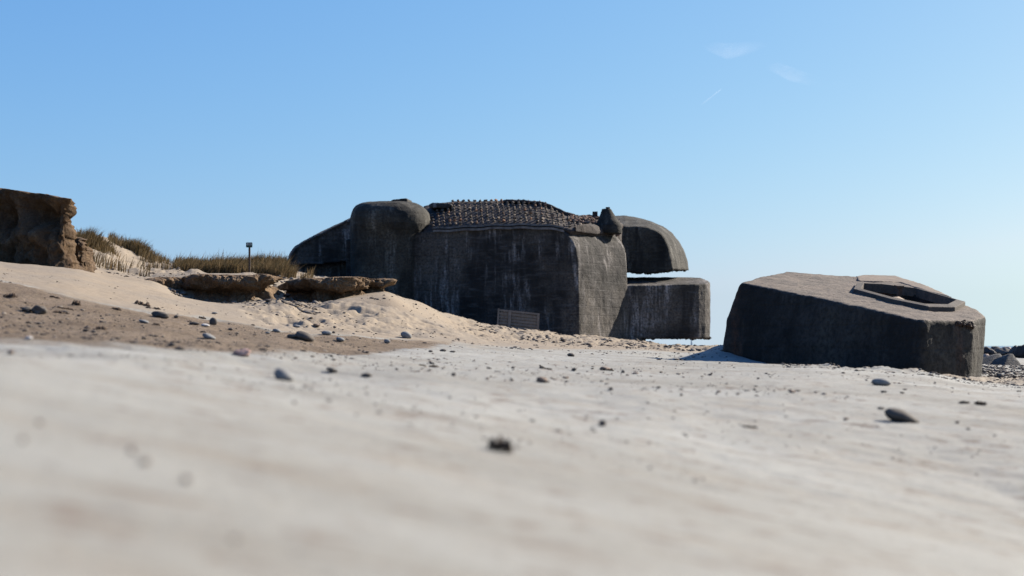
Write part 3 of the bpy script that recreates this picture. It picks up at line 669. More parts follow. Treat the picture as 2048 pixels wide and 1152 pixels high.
lip = [(.10, -.3), (.08, -.1), (.05, .05), (.02, .2), (-.02, .32), (-.05, .36), (-.03, .42), (.06, .47), (.10, .50), (.15, .55), (.18, .64), (.19, .74), (.18, .83), (.16, .90), (.12, .96), (.05, .99), (-.03, 1.0), (-.15, 1.005), (-.35, 1.01), (-.7, 1.0), (-1.2, .98), (-2.0, .9), (-2.6, .5)]
def densify(s, k=5):
    r = []
    for a, b in zip(s[:-1], s[1:]):
        for i in range(k): t = i/k; r.append((a[0]*(1-t)+b[0]*t, a[1]*(1-t)+b[1]*t))
    return r+[s[-1]]
lip = densify(lip)
cliff('sand_ledge', [(296, 25.6, 561, 570), (315, 25.8, 555, 585), (345, 26, 553, 586), (362, 26.2, 554, 584), (375, 26, 551, 598), (400, 25.7, 549.5, 606), (450, 25.7, 549, 608), (500, 25.7, 549, 609), (520, 25.8, 548, 607), (535, 25.9, 549, 602), (542, 26.2, 551, 592), (546, 26.8, 555, 580)], lip, M_ledge,
      'long flat ledge of eroded sand with a thick overhanging lip below the sign', .10, nu=300, seed=3, dents=((365, .4, 8, .5, .35), (430, .35, 40, .2, .15), (520, .3, 12, .3, .12)), kind='structure', lipj=.07)
cliff('sand_ledge', [(586, 27.6, 568, 580), (596, 27.2, 560, 588), (620, 26.7, 558, 600), (645, 26.5, 556, 606), (690, 26.5, 554, 606), (705, 26.8, 554, 598), (725, 27.3, 554.5, 590), (748, 27.5, 555, 586), (766, 27.6, 555, 588), (773, 27.75, 555, 590), (777, 28.1, 556, 590)], lip, M_ledge,
      'shorter eroded sand ledge with broken lip against the bunker wall', .12, nu=260, seed=11, dents=((700, .35, 10, .3, .2), (735, .45, 12, .3, .3), (610, .3, 14, .4, .2), (664, .3, 8, .3, .15)), kind='structure', lipj=.10)

# ---------------------------------------------------------------- dune grass
def grass(name, spots, label=None, cat=None, kind=None, origin=None, blade=(.25, .5), lean=(.10, .0)):
    V = []; Fc = []
    for (x, y, z, hs) in spots:
        h = random.uniform(*blade)*hs; a = random.uniform(0, 2*math.pi); w_ = random.uniform(.006, .011)
        dx, dy = math.cos(a)*w_, math.sin(a)*w_
        lx = random.gauss(lean[0], .22)*h; ly = random.gauss(lean[1], .22)*h
        b = len(V)
        V += [(x-dx, y-dy, z-.03), (x+dx, y+dy, z-.03), (x+lx*.3-dx*.8, y+ly*.3-dy*.8, z+h*.55), (x+lx*.3+dx*.8, y+ly*.3+dy*.8, z+h*.55), (x+lx, y+ly, z+h)]
        Fc += [(b, b+1, b+3, b+2), (b+2, b+3, b+4)]
    return tag(mk(name, V, Fc, M_grass, None, origin=origin), label, cat, kind=kind)
sp = []
def scatter(cnt, ufn, dfn, keep=None, hs=1.0):
    u = np.array([ufn() for _ in range(cnt)]); d = np.array([dfn() for _ in range(cnt)])
    x = (u-1024)/F*d; z = ground(x, d)
    cl = vnoise(x*1.1, d*1.1)+.6*vnoise(x*2.7, d*2.7)
    for i in range(cnt):
        if keep is None or keep(u[i], d[i], cl[i]):
            sp.append((x[i], d[i], z[i], hs*(0.85+.6*max(-1, min(1, cl[i])))*(1.5 if random.random() < .06 else 1)))
scatter(52000, lambda: random.uniform(350, 590), lambda: random.uniform(35.5, 47), lambda u, d, c: c > -.5 and (d > 37 or c > .2) and (u < 572 or d < 37.5), .62)
scatter(9000, lambda: random.uniform(215, 400), lambda: random.uniform(34, 47), lambda u, d, c: c > .15+(.5 if d < 40 else -.1) , .55)
scatter(2500, lambda: random.uniform(140, 300), lambda: random.uniform(27, 38), lambda u, d, c: c > .75, .5)
scatter(1500, lambda: random.uniform(560, 625), lambda: random.uniform(31, 36), lambda u, d, c: c > .2, .45)
grass('grass', sp, 'dry marram grass growing along the dune crest', 'grass', kind='stuff', lean=(.25, -.05))
for u, d, rx, hgt, cnt, lb in ((176, 34, .45, 1.0, 1300, 'dry grass tuft on the slope just right of the tall cliff'), (205, 36, .3, .75, 700, 'small grass tuft higher on the slope behind the brown buttress'), (278, 40.5, .42, .95, 1300, 'round lone grass tuft halfway down the dune slope'), (152, 33, .25, .95, 500, 'grass tuft peeking out behind the cliff edge')):
    x0 = (u-1024)/F*d; s_ = []
    for i in range(cnt):
        x = x0+random.gauss(0, rx*.5); y = d+random.gauss(0, rx*.5); s_.append((x, y, 0, hgt*(1.1-.5*min(1.5, math.hypot(x-x0, y-d)/rx))))
    zz = ground([a[0] for a in s_], [a[1] for a in s_])
    s_ = [(a[0], a[1], z, a[3]) for a, z in zip(s_, zz)]
    tag(grass('grass_tuft', s_, lb, 'grass tuft', origin=(x0, d, gz(x0, d)), blade=(.3, .55), lean=(.25, 0)), group='grass tufts on the dune slope')

# ---------------------------------------------------------------- sign
ps = U(499, 548, 33); sg = empty('sign_post', (ps.x, ps.y, gz(ps.x, ps.y)), 'small dark green sign on a thin post above the sand ledge', 'sign')
zt = U(499, 486, 33).z
M_gr = mat_simple('green_enamel', (.012, .04, .035), (.02, .055, .05), 12, .001, .5)
n = N('pale_plate'); M_plate = n.done((.30, .33, .33), None, .5)
def cyl(c0, c1, r, k=10):
    c0 = Vector(c0); c1 = Vector(c1)
    return loft([[c+Vector((r*math.cos(t), r*math.sin(t), 0)) for t in np.linspace(0, 2*math.pi, k+1)[:-1]] for c in (c0, c1)])
mk('post', *cyl((ps.x, ps.y, gz(ps.x, ps.y)-.3), (ps.x, ps.y, zt-.06), .024), M_metal, sg)
s = 33/F; bw, bh = 12.6*s, 10*s; zc = zt-bh/2+.01
def rrect(cx_, cz_, w_, h_, r_, y0, y1):
    P = []
    for sx, sz, a0 in ((1, 1, 0), (-1, 1, 90), (-1, -1, 180), (1, -1, 270)):
        for a_ in (0, 30, 60, 90): t = math.radians(a0+a_); P.append((cx_+sx*(w_/2-r_)+r_*math.cos(t), cz_+sz*(h_/2-r_)+r_*math.sin(t)))
    return loft([[Vector((x, y0, z)) for x, z in P], [Vector((x, y1, z)) for x, z in P]])
pn = mk('panel', *rrect(ps.x, zc, bw, bh, .015, ps.y-.045, ps.y-.025), M_gr, sg)
mk('plate', *rrect(ps.x, zc+.018, bw*.80, bh*.42, .006, ps.y-.049, ps.y-.044), M_plate, pn)
bits = [box((ps.x-bw*.28+i*bw*.14, ps.y-.050, zc+.018), (bw*.07, .003, bh*.24)) for i in (1, 2, 3, 4)]
mk('lettering', *join(*bits), M_gr, pn)

# ---------------------------------------------------------------- wooden pallet panel leaning by the wall
pb = hit(1045, 663, 36, 41.5); pd_ = 41.3
W_ = mat_simple('grey_weathered_wood', (.125, .108, .092), (.20, .17, .145), 9, .004)
pr = empty('wooden_crate_panel', (U(1036, 665, pd_).x, pd_, U(1036, 665, pd_).z), 'slatted wooden panel standing upright in sand against the bunker wall', 'wooden panel')
pr.rotation_euler = (0, 0, 0)
def pp(u, v, dy=0): return U(u, v, pd_)+Vector((0, dy, 0))
def bar(a, b, wd, th, dy):
    """flat board from a to b in the panel plane"""
    a = pp(*a, dy); b = pp(*b, dy); t = (b-a).normalized(); s_ = Vector((t.z, 0, -t.x)); q = [s_*wd/2, -s_*wd/2]
    return loft([[c+q[0], c+q[1], c+q[1]+Vector((0, th, 0)), c+q[0]+Vector((0, th, 0))] for c in (a, b)])
mk('post', *bar((997.5, 617), (995, 656), .05, .06, -.03), W_, pr)
mk('post', *bar((1077, 626.5), (1075, 670), .065, .06, -.03), W_, pr)
mk('middle_post', *bar((1020, 620), (1017.5, 662), .085, .03, -.04), W_, pr)
mk('top_rail', *bar((997, 620), (1079, 628.5), .055, .03, -.02), W_, pr)
for i in range(6):
    f = (i+1)*6.3
    mk('slat', *bar((998, 620+f+.2), (1078, 628.5+f), .062, .022, .0+random.uniform(-.004, .004)), W_, pr)
mk('back_board', *bar((1000, 639), (1076, 647), .46, .015, .035), W_, pr)

# ---------------------------------------------------------------- breakwater rocks and pyramids far right
def rock(name, c, size, m_, label, cat, group=None, seed=0, sub=4, amp=.35, rot=0, flat=True):
    bm = bmesh.new(); bmesh.ops.create_icosphere(bm, subdivisions=sub, radius=1)
    P = np.array([v.co[:] for v in bm.verts])
    r = np.random.default_rng(seed)
    if flat:
        for k_ in range(9):
            nrm = r.normal(size=3); nrm /= np.linalg.norm(nrm); t = r.uniform(.62, .88); s_ = P@nrm
            P = P-np.outer(np.maximum(s_-t, 0), nrm)
    nn = fbm(P[:, 0]*1.6+seed, P[:, 1]*1.6, P[:, 2]*1.6, o=4)
    P = P*(1+amp*.4*nn)[:, None]
    for v, p in zip(bm.verts, P): v.co = p
    R = Matrix.Rotation(rot, 3, 'Z')
    V = [Vector(c)+R@Vector((p[0]*size[0], p[1]*size[1], p[2]*size[2])) for p in P]
    Fc = [tuple(v.index for v in f.verts) for f in bm.faces]; bm.free()
    o = mk(name, V, Fc, m_, None, origin=c, smooth=True); return tag(o, label, cat, group)
G = 'breakwater boulders behind the tilted block'
for i, (u, y0, y1, wd, d, m_, lb) in enumerate((
    (1975, 694, 716, 26, 52, M_boulder, 'black boulder nearest the tilted block in the breakwater'),
    (1990, 693, 715, 22, 54, M_boulder, 'black rounded boulder behind the left concrete pyramid'),
    (2007, 696, 712, 24, 53, M_st_dark, 'grey flat boulder between two black boulders'),
    (2012, 694, 704, 16, 56, M_brock, 'small reddish boulder on top of the breakwater'),
    (2031, 692, 722, 22, 52, M_boulder, 'black boulder behind the right concrete pyramid'),
    (2048, 691.5, 726, 34, 50, M_boulder, 'large black boulder cut by the right picture edge'),
    (2085, 692, 728, 40, 50, M_boulder, 'large black boulder beyond the right picture edge'),
    (1969, 708, 722, 14, 47, M_brock, 'pale pinkish boulder touching the right side of the tilted block'))):
    c = U(u, (y0+y1)/2, d); s_ = d/F
    rock('boulder', c, (wd/2*s_*1.15, .5, (y1-y0)/2*s_*1.15), m_, lb, 'boulder', G, seed=40+i)
M_pyr = mat_concrete('pyramid_concrete', .8, .3, (1, 1, 1.02))
for (u0, ua, u1, yt, yb, d, lb) in ((1971, 1997, 2024, 707, 733, 31.5, 'left dark concrete pyramid in front of the breakwater'), (2006, 2022, 2047, 707, 734.5, 30.8, 'right concrete pyramid with one sunlit edge in front of the breakwater')):
    a_ = U(ua, yt, d+.5); b0 = U(u0, yb, d); b1 = U(u1, yb, d)
    V = [b0-Vector((0, 0, .4)), b1-Vector((-.1, 0, .4)), b1+Vector((.15, 1.1, -.2)), b0+Vector((.05, 1.3, -.2)), b0, b1, b1+Vector((.1, 1.1, .1)), b0+Vector((.05, 1.3, .1)), a_+Vector((-.03, 0, 0)), a_+Vector((.04, 0, 0)), a_+Vector((.06, .1, 0)), a_+Vector((-.02, .1, 0))]
    Fc = [(0, 1, 5, 4), (1, 2, 6, 5), (2, 3, 7, 6), (3, 0, 4, 7), (4, 5, 9, 8), (5, 6, 10, 9), (6, 7, 11, 10), (7, 4, 8, 11), (8, 9, 10, 11), (3, 2, 1, 0)]
    o = mk('concrete_pyramid', V, Fc, M_pyr, None, origin=(b0+b1)/2); worn(o, .04, ((.3, .03),), 0); tag(o, lb, 'concrete pyramid', 'concrete pyramids by the breakwater')

# far beacon seen through the gap
d = 900; M_far = mat_simple('hazed_steel', (.22, .27, .33), (.24, .29, .36), 1, .01, .6)  # blue haze of the distance put into the steel colour
c = U(1383, 692, d); bt = empty('beacon_tower', (c.x, d, 0), 'tiny distant steel tower seen under the bunker platform', 'tower')
zt = U(1383, 676, d).z
mk('mast', *cyl((c.x, d, -1), (c.x, d, zt), .25), M_far, bt); mk('lamp_house', *box((c.x+.2, d, zt-1.0), (1.2, .9, 1.0)), M_far, bt)
mk('brace', *join(cyl((c.x-.9, d, -1), (c.x-.1, d, zt-1.5), .10), cyl((c.x+.9, d, -1), (c.x+.1, d, zt-1.5), .10)), M_far, bt)

# ---------------------------------------------------------------- stones
def stone(px, yb, w_, h_, kind, label, seed, tilt=0, shape='oval', lean=0, dmin=1.0):
    p = hit(px, yb-1, dmin); s_ = p.y/F; hw = w_*s_/2; hh = h_*s_/2
    bm = bmesh.new(); bmesh.ops.create_icosphere(bm, subdivisions=3, radius=1)
    P = np.array([v.co[:] for v in bm.verts])
    rough_ = {'oval': .10, 'rough': .42, 'egg': .05}[shape]
    nn = fbm(P[:, 0]*1.3+seed*3.1, P[:, 1]*1.3, P[:, 2]*1.3, o=3 if shape == 'rough' else 2)
    P = P*(1+rough_*nn)[:, None]
    P[:, 2] *= 1-lean*P[:, 0]
    P = P*np.array([hw, hw*.75, hh*1.12])
    c_, s2 = math.cos(tilt), math.sin(tilt)
    x = P[:, 0]*c_+P[:, 2]*s2; z = -P[:, 0]*s2+P[:, 2]*c_; P[:, 0], P[:, 2] = x, z
    bm_f = [tuple(v.index for v in f.verts) for f in bm.faces]; bm.free()
    loc = Vector((p.x, p.y+hw*.3, gz(p.x, p.y+hw*.3)))
    V = P+np.array([loc.x, loc.y, loc.z+hh*.80])
    M_ = {'dark': M_st_dark, 'grey': M_st_grey, 'pale': M_st_pale, 'pink': M_st_pink, 'brown': M_st_brown, 'weed': M_weed}[kind]
    nm = {'weed': 'seaweed_clump'}.get(kind, 'stone')
    o = mk(nm, V, bm_f, M_, None, origin=loc, smooth=(shape != 'rough' or True))
    tag(o, label, 'seaweed' if kind == 'weed' else 'stone', 'seaweed scraps on the sand' if kind == 'weed' else 'stones lying on the sand')
    return o
ST = [
 (76, 629, 30, 17, 'dark', 'dark knobbly stone on the brown slope, right one of a touching pair', 0, 'rough', 0),
 (52, 625, 24, 10, 'dark', 'low dark stone touching a taller knobbly stone on the brown slope', 0, 'rough', 0),
 (323, 637, 34, 13, 'dark', 'dark grey stone with a pointed right tip, high on the brown slope', .15, 'rough', .3),
 (352, 637, 9, 5, 'dark', 'tiny dark chip right of the pointed dark grey stone', 0, 'rough', 0),
 (287, 648, 22, 6, 'grey', 'thin light grey flat stone alone on the brown slope', .25, 'oval', 0),
 (426, 651, 16, 15, 'dark', 'upright egg shaped grey stone standing on the brown slope', .3, 'egg', 0),
 (410, 654, 18, 5, 'pale', 'pale flat stone beside the upright egg shaped stone', .1, 'oval', 0),
 (388, 651, 22, 6, 'dark', 'flat dark stone left of the pale flat stone', .05, 'oval', 0),
 (417, 679, 27, 10, 'grey', 'oblong grey stone sloping right near the lower edge of the brown sand', .3, 'oval', .2),
 (461, 662, 10, 5, 'dark', 'tiny dark stone between the egg shaped stone and the shelf of pebbles', 0, 'oval', 0),
 (429, 629, 12, 4, 'grey', 'tiny grey stone on the smooth drift above the egg shaped stone', 0, 'oval', 0),
 (343, 694, 13, 8, 'dark', 'small dark blurred stone at the edge where grey sand meets brown', 0, 'oval', 0),
 (482, 713, 34, 13, 'pink', 'pinkish blurred stone at the grey sand crest', .1, 'rough', 0),
 (57, 681, 15, 7, 'pale', 'white blurred pebble at the far left sand crest', 0, 'oval', 0),
 (21, 709, 14, 8, 'brown', 'brown blurred pebble near the left picture edge', 0, 'oval', 0),
 (567, 762, 44, 22, 'grey', 'large light grey blurred stone in the left foreground sand', .35, 'oval', .3),
 (609, 682, 42, 17, 'dark', 'largest dark oval stone in the cluster below the footprints', .3, 'oval', .1),
 (585, 676, 24, 8, 'dark', 'low dark stone tucked against the largest dark oval stone', 0, 'oval', 0),
 (553, 666, 17, 7, 'grey', 'small grey oval stone left of the dark cluster', .2, 'oval', 0),
 (535, 668, 10, 4, 'grey', 'smallest grey pebble left of the dark cluster', 0, 'oval', 0),
 (653, 671, 21, 9, 'grey', 'grey domed stone upper right of the largest dark oval stone', .05, 'oval', 0),
 (667, 667, 7, 4, 'dark', 'tiny dark pebble at the right of the grey domed stone', 0, 'oval', 0),
 (680, 684, 18, 8, 'grey', 'grey oval stone lower right of the grey domed stone', .2, 'oval', 0),
 (593, 656, 16, 5, 'grey', 'flat grey stone at the foot of the trampled sand', .1, 'oval', 0),
 (633, 655, 15, 5, 'brown', 'flat tan stone at the foot of the trampled sand', .2, 'oval', 0),
 (812, 677, 22, 13, 'grey', 'half dark half pale rounded stone alone right of the cluster', .35, 'oval', 0),
 (774, 687, 13, 8, 'grey', 'small round grey stone left of the half pale rounded stone', .1, 'egg', 0),
 (664, 746, 20, 8, 'dark', 'dark angular stone right of the large light grey stone', .2, 'rough', 0),
 (733, 755, 21, 8, 'dark', 'dark stone with flat base further right of the large light grey stone', .15, 'rough', 0),
 (886, 704, 13, 5, 'dark', 'small dark stone in a row of three, middle one', 0, 'oval', 0),
 (861, 705, 9, 4, 'dark', 'small dark stone in a row of three, left one', 0, 'oval', 0),
 (905, 706, 12, 3.5, 'dark', 'small dark stone in a row of three, right one', 0, 'oval', 0),
 (907, 753, 8, 7, 'dark', 'tiny dark pointed stone in the middle foreground', 0, 'rough', 0),
 (975, 760, 7, 4, 'brown', 'tiny brown pebble left of the middle brown stone', 0, 'oval', 0),
 (1085, 766, 22, 10, 'brown', 'brown angular stone in the middle foreground', .15, 'rough', .2),
 (1142, 714, 14, 6, 'dark', 'small dark stone in the sand below the wooden panel', .1, 'rough', 0),
 (1211, 742, 22, 6, 'brown', 'flat brown stone right of the middle, below the bunker corner', .05, 'rough', 0),
 (1148, 743, 9, 6, 'dark', 'tiny dark stone left of the flat brown stone', 0, 'rough', 0),
 (1083, 738, 9, 5, 'dark', 'tiny dark stone above the brown angular stone', 0, 'rough', 0),
 (1026, 738, 7, 4, 'dark', 'tiny dark speck stone left of the middle foreground', 0, 'rough', 0),
 (1132, 758, 12, 4, 'brown', 'low tan chip right of the brown angular stone', 0, 'rough', 0),
 (1222, 782, 9, 6, 'dark', 'small dark blurred stone straight above the round dark pebble', 0, 'rough', 0),
 (1205, 853, 15, 12, 'dark', 'round dark blurred pebble in the centre foreground', 0, 'egg', 0),
 (1246, 747, 7, 5, 'dark', 'tiny dark stone right of the flat brown stone', 0, 'rough', 0),
 (1271, 749, 12, 3.5, 'brown', 'flat tan chip right of the flat brown stone', 0, 'rough', 0),
 (1420, 752, 8, 4, 'dark', 'small black stone in front of the tilted block, left end', 0, 'rough', 0),
 (1363, 793, 7, 5, 'dark', 'small dark stone alone in pale sand left of the oblong stone', 0, 'rough', 0),
 (1763, 772, 38, 15, 'grey', 'rounded grey brown stone just in front of the tilted block', .1, 'oval', 0),
 (1768, 786, 10, 4, 'dark', 'tiny black stone below the rounded grey brown stone', 0, 'rough', 0),
 (1808, 845, 72, 23, 'dark', 'large oblong dark grey stone sloping to the right in the right foreground', .34, 'oval', .35),
 (1763, 819, 14, 4, 'dark', 'flat dark stone upper left of the large oblong stone', 0, 'oval', 0),
 (1692, 842, 10, 5, 'brown', 'small tan pebble left of the large oblong stone', 0, 'rough', 0),
 (1915, 848, 7, 5, 'brown', 'small tan pebble right of the large oblong stone', 0, 'rough', 0),
 (1584, 786, 14, 5, 'brown', 'flat tan stone in the sand left of the rounded grey brown stone', 0, 'rough', 0),
 (1509, 782, 5, 4, 'dark', 'black speck stone below the left end of the tilted block', 0, 'rough', 0),
 (2001, 757, 12, 7, 'dark', 'dark pebble on the pale sand right of the tilted block', 0, 'rough', 0),
 (1967, 746, 8, 5, 'dark', 'black pebble close beside the tilted block corner', 0, 'rough', 0),
 (2030, 758, 7, 6, 'dark', 'upright dark pebble near the right picture edge', 0, 'rough', 0),
 (1995, 751, 6, 4, 'dark', 'small black pebble behind the dark pebble at right', 0, 'rough', 0),
 (372, 966, 17, 14, 'brown', 'strongly blurred brown pebble, lowest of three in the left foreground', 0, 'egg', 0),
 (289, 930, 22, 13, 'brown', 'strongly blurred brown pebble, middle of three in the left foreground', 0, 'egg', 0),
 (263, 908, 13, 12, 'brown', 'strongly blurred brown pebble, upper of three in the left foreground', 0, 'egg', 0),
 (79, 850, 13, 9, 'brown', 'blurred brown pebble, upper of two at the far left foreground', 0, 'egg', 0),
 (46, 886, 12, 11, 'brown', 'blurred brown pebble, lower of two at the far left foreground', 0, 'egg', 0),
 (589, 808, 7, 6, 'brown', 'faint brown pebble below the large light grey stone', 0, 'egg', 0),
 (745, 1145, 30, 18, 'brown', 'barely visible blurred pebble at the bottom of the picture', 0, 'egg', 0) ,
 (470, 1085, 15, 11, 'brown', 'very blurred pinkish pebble low in the left foreground', 0, 'egg', 0),
]
for i, s_ in enumerate(ST):
    if s_[1] > 1100: continue
    stone(s_[0], s_[1], s_[2], s_[3], s_[4], s_[5], i+1, tilt=s_[6], shape=s_[7], lean=s_[8])
# scraps of seaweed: twisted jagged strands
def weed(px, yb, w_, h_, label, seed, strands=16):
    r = random.Random(seed); p = hit(px, yb-1); s_ = p.y/F; hw = w_*s_/2; hh = max(h_*s_, .006)
    V = []; Fc = []
    for i in range(strands):
        x = p.x+r.uniform(-.7, .7)*hw; y = p.y+hw*.4+r.uniform(-.35, .35)*hw; a = r.gauss(0, .5); L_ = r.uniform(.35, .8)*hw; t0 = hh*r.uniform(.15, .35)
        pts = []
        for k_ in range(6):
            f = k_/5; xx = x+math.cos(a)*L_*(f-.5); yy = y+math.sin(a)*L_*(f-.5)+.1*hw*math.sin(f*5+i)
            pts.append((xx, yy, gz(xx, yy)+hh*(.1+.55*math.sin(math.pi*f)*r.uniform(.5, 1.2)), t0*(.3+math.sin(math.pi*f))))
        rings = [[Vector((x_+t*.3*math.sin(a), y_+t*.6*math.cos(q), z_+t*math.sin(q))) for q in (0, 1.57, 3.14, 4.71)] for x_, y_, z_, t in pts]
        v, f_ = loft(rings); b = len(V); V += v; Fc += [tuple(j+b for j in q) for q in f_]
    tag(mk('seaweed_clump', V, Fc, M_weed, None, origin=p), label, 'seaweed', 'seaweed scraps on the sand')
for i, (px, yb, w_, h_, lb) in enumerate((
 (152, 612, 24, 11, 'dark seaweed scrap high on the brown slope near the left edge'),
 (20, 597, 34, 8, 'wide dark seaweed scrap on the brown slope at the far left'),
 (130, 619, 34, 4, 'thin strand of seaweed right of the pair of knobbly stones'),
 (120, 628, 36, 4, 'thin dark strand lying just below the other strand on the brown slope'),
 (283, 612, 34, 8, 'dark seaweed scrap where brown slope meets the pale drift'),
 (305, 619, 30, 4, 'thin trailing strand right of the scrap by the pale drift'),
 (232, 621, 26, 5, 'brown strand in the middle of the brown slope'),
 (200, 660, 26, 6, 'dark flat scrap in the middle low brown slope'),
 (312, 651, 16, 4, 'small dark scrap right of the thin light grey stone'),
 (215, 668, 8, 3, 'tiny scrap below the dark flat scrap on the brown slope'),
 (108, 597, 20, 4, 'small scrap at the top of the brown slope'),
 (405, 639, 18, 4, 'short scrap left of the upright egg shaped stone'),
 (1002, 906, 56, 30, 'blurred dark seaweed clump standing up in the centre foreground'),
 (1965, 812, 30, 8, 'dark arched seaweed scrap, right of a pair near the right edge'),
 (1930, 809, 28, 5, 'low seaweed scrap, left of a pair near the right edge'),
 (1216, 743, 26, 5, 'dark scrap under the flat brown stone'),
 (1095, 740, 24, 3, 'thin scrap above the brown angular stone'),
 (865, 736, 26, 4, 'thin scrap in the middle grey sand'),
 (845, 733, 18, 3, 'faint small scrap in the middle grey sand'),
 (1500, 857, 34, 4, 'blurred thin brown scrap left of the large oblong stone'),
 (1937, 861, 10, 3, 'tiny scrap lower right of the large oblong stone'))):
    weed(px, yb, w_, h_, lb, 100+i)

# ---------------------------------------------------------------- gravel and crumbs (uncountable)
ico = bmesh.new(); bmesh.ops.create_icosphere(ico, subdivisions=1, radius=1)
IV = np.array([v.co[:] for v in ico.verts]); IF = np.array([[v.index for v in f.verts] for f in ico.faces]); ico.free()
GV = []; GF = []; cnt = 0
def crumbs(n_, u0, u1, d0_, d1_, s0_, s1_, keep=None, flat=.5):
    global cnt
    u = rng.uniform(u0, u1, n_); d = np.exp(rng.uniform(math.log(d0_), math.log(d1_), n_)); x = (u-1024)/F*d
    z = ground(x, d); c = vnoise(x*.9, d*.9)+.5*vnoise(x*2.7, d*2.7)
    co_, du_, tr_ = masks((u-1024)/F, d)
    for i in range(n_):
        if keep is not None and not keep(u[i], d[i], c[i], co_[i], tr_[i]): continue
        s_ = s0_*(s1_/s0_)**(rng.random()**2.2)
        P = IV*(1+rng.uniform(-.3, .3, (12, 1)))*np.array([s_*rng.uniform(.8, 1.6), s_, s_*flat*rng.uniform(.6, 1.3)])
        a_ = rng.uniform(0, 6.28); ca, sa = math.cos(a_), math.sin(a_)
        P = np.stack([P[:, 0]*ca-P[:, 1]*sa, P[:, 0]*sa+P[:, 1]*ca, P[:, 2]], -1)+np.array([x[i], d[i], z[i]+s_*flat*.35])
        GV.append(P); GF.append(IF+12*cnt); cnt += 1
crumbs(1300, -40, 2090, 3.5, 9, .002, .008, lambda u, d, c, co, tr: c > -.1)
crumbs(3200, -40, 2090, 7, 18, .003, .014, lambda u, d, c, co, tr: c > -.3)
crumbs(1700, -40, 950, 6.5, 19, .005, .022, lambda u, d, c, co, tr: co > .4 and c > -.2)
crumbs(2600, 480, 1500, 17, 34, .008, .03, lambda u, d, c, co, tr: c > 0)
crumbs(3000, 950, 1440, 28, 50, .012, .07, lambda u, d, c, co, tr: c > -.35)
crumbs(900, 530, 640, 21, 34, .015, .08)
crumbs(420, 640, 780, 22, 26.5, .01, .05, lambda u, d, c, co, tr: c > .2)
crumbs(1500, 1560, 2090, 12.6, 16.5, .005, .025, lambda u, d, c, co, tr: c > -.3)
crumbs(1000, 1960, 2090, 17, 32, .012, .042)
crumbs(260, 340, 560, 24.6, 25.8, .02, .07)
crumbs(500, 180, 400, 27, 40, .01, .05)
g_ = mk('gravel', np.concatenate(GV), np.concatenate(GF), M_gravel); tag(g_, 'fine pebbles, shell bits and crumbs scattered over the sand', 'gravel', kind='stuff')

# ---------------------------------------------------------------- thin cloud wisps and a contrail
def mat_cloud(name, dens, sc, st=(1, 1, 1)):
    n = N(name); t = n.t; t.nodes.remove(n.b); out = t.nodes['Material Output']
    df = t.nodes.new('ShaderNodeBsdfTranslucent'); df.inputs[0].default_value = (.95, .95, .97, 1)
    d2 = t.nodes.new('ShaderNodeBsdfDiffuse'); d2.inputs[0].default_value = (.95, .95, .97, 1)
    ad = t.nodes.new('ShaderNodeMixShader'); n.lk(df.outputs[0], ad.inputs[1]); n.lk(d2.outputs[0], ad.inputs[2])
    tr_ = t.nodes.new('ShaderNodeBsdfTransparent'); mx = t.nodes.new('ShaderNodeMixShader')
    a_ = n.attr('thick'); nz = n.ramp(n.noise(sc, 7, .6, n.mp(st), dist=.5), [(.40, 0), (.72, 1)])
    n.lk(n.math('MULTIPLY', n.math('MULTIPLY', a_, nz), dens), mx.inputs[0]); n.lk(tr_.outputs[0], mx.inputs[1]); n.lk(ad.outputs[0], mx.inputs[2])
    n.lk(mx.outputs[0], out.inputs[0]); return n.m
ALT = 2500.0
def skypt(px, py, alt=ALT): d_ = alt*F/(HY-py); return Vector(((px-1024)/F*d_, d_, CZ+alt))
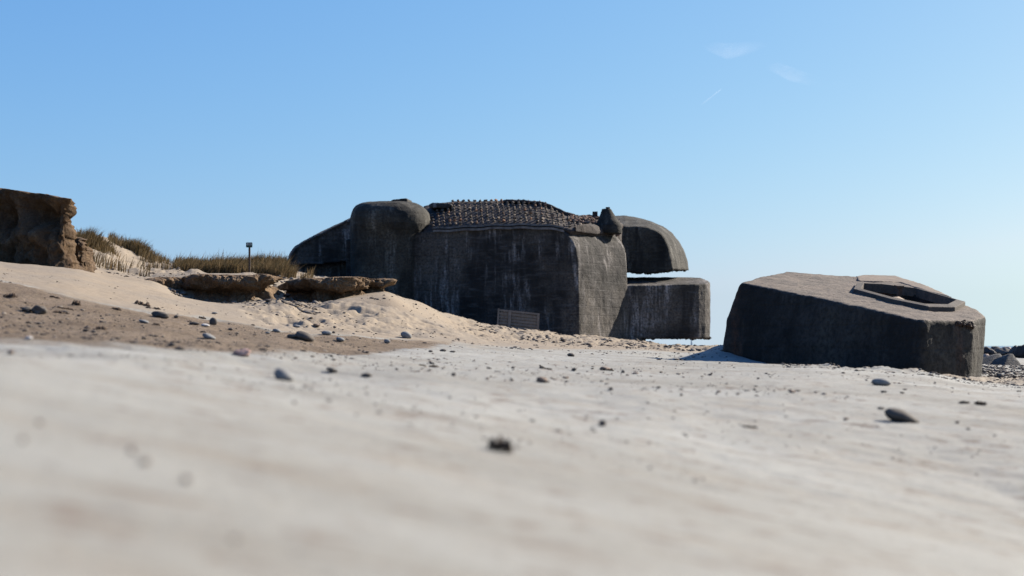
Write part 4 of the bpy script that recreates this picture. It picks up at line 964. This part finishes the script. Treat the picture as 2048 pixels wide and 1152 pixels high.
def wisp(name, spine, wid, label, m_, alt=ALT, thick=40):
    """lens-shaped wisp: two shells round a spine; spine (px, py), wid in px rows"""
    nu_, nv_ = 60, 24; V = []; A_ = []
    for side in (1, -1):
        for i in range(nu_):
            t = i/(nu_-1); px = np.interp(t*(len(spine)-1), range(len(spine)), [p[0] for p in spine]); py = np.interp(t*(len(spine)-1), range(len(spine)), [p[1] for p in spine]); ww = np.interp(t*(len(wid)-1), range(len(wid)), wid)
            for j in range(nv_):
                v = j/(nv_-1)*2-1; p = skypt(px, py+v*ww, alt); th = max(0, 1-v*v)*math.sin(math.pi*t)**.6
                p.z += side*thick*th; V.append(p); A_.append(th*th*.5)
    f1 = grid_faces(nu_, nv_); fc = np.concatenate([f1, f1[:, ::-1]+nu_*nv_])
    c_ = V[nu_//2*nv_+nv_//2]
    o = mk(name, np.array([tuple(p) for p in V]), fc, m_, None, origin=c_, smooth=True)
    at = o.data.attributes.new('thick', 'FLOAT', 'POINT'); at.data.foreach_set('value', np.array(A_, dtype=np.float32))
    o.visible_shadow = True
    return tag(o, label, 'cloud')
M_cl = mat_cloud('cloud_vapour', .36, .0012, (1, .3, 1))
wisp('cloud', [(1405, 92), (1430, 97), (1455, 103), (1490, 98), (1540, 88)], [4, 12, 17, 14, 5], 'faint white cloud wisp, upper left of the two', M_cl)
wisp('cloud', [(1530, 134), (1555, 137), (1580, 148), (1620, 160), (1700, 172)], [4, 12, 15, 12, 5], 'fainter white cloud wisp, lower right of the two', M_cl)
M_ct = mat_cloud('contrail_vapour', .6, .0001)
a_, b_ = skypt(1402, 210, 4000), skypt(1443, 178, 4000)
secs = []; AA = []
dirn = (b_-a_).normalized()
for i in range(20):
    t = i/19; c = a_.lerp(b_, t); rr = 5*(1.7-t)*(1 if 0 < i < 19 else .2)
    for j in range(8): q = 2*math.pi*j/8; secs.append(c+Vector((rr*math.cos(q), 0, rr*math.sin(q)))); AA.append(t*.9+.05)
o = mk('contrail', np.array([tuple(p) for p in secs]), grid_faces(20, 8, True), M_ct, None, origin=(a_+b_)/2, smooth=True)
at = o.data.attributes.new('thick', 'FLOAT', 'POINT'); at.data.foreach_set('value', np.array(AA, dtype=np.float32))
tag(o, 'short thin white aircraft trail slanting up in the sky', 'contrail')
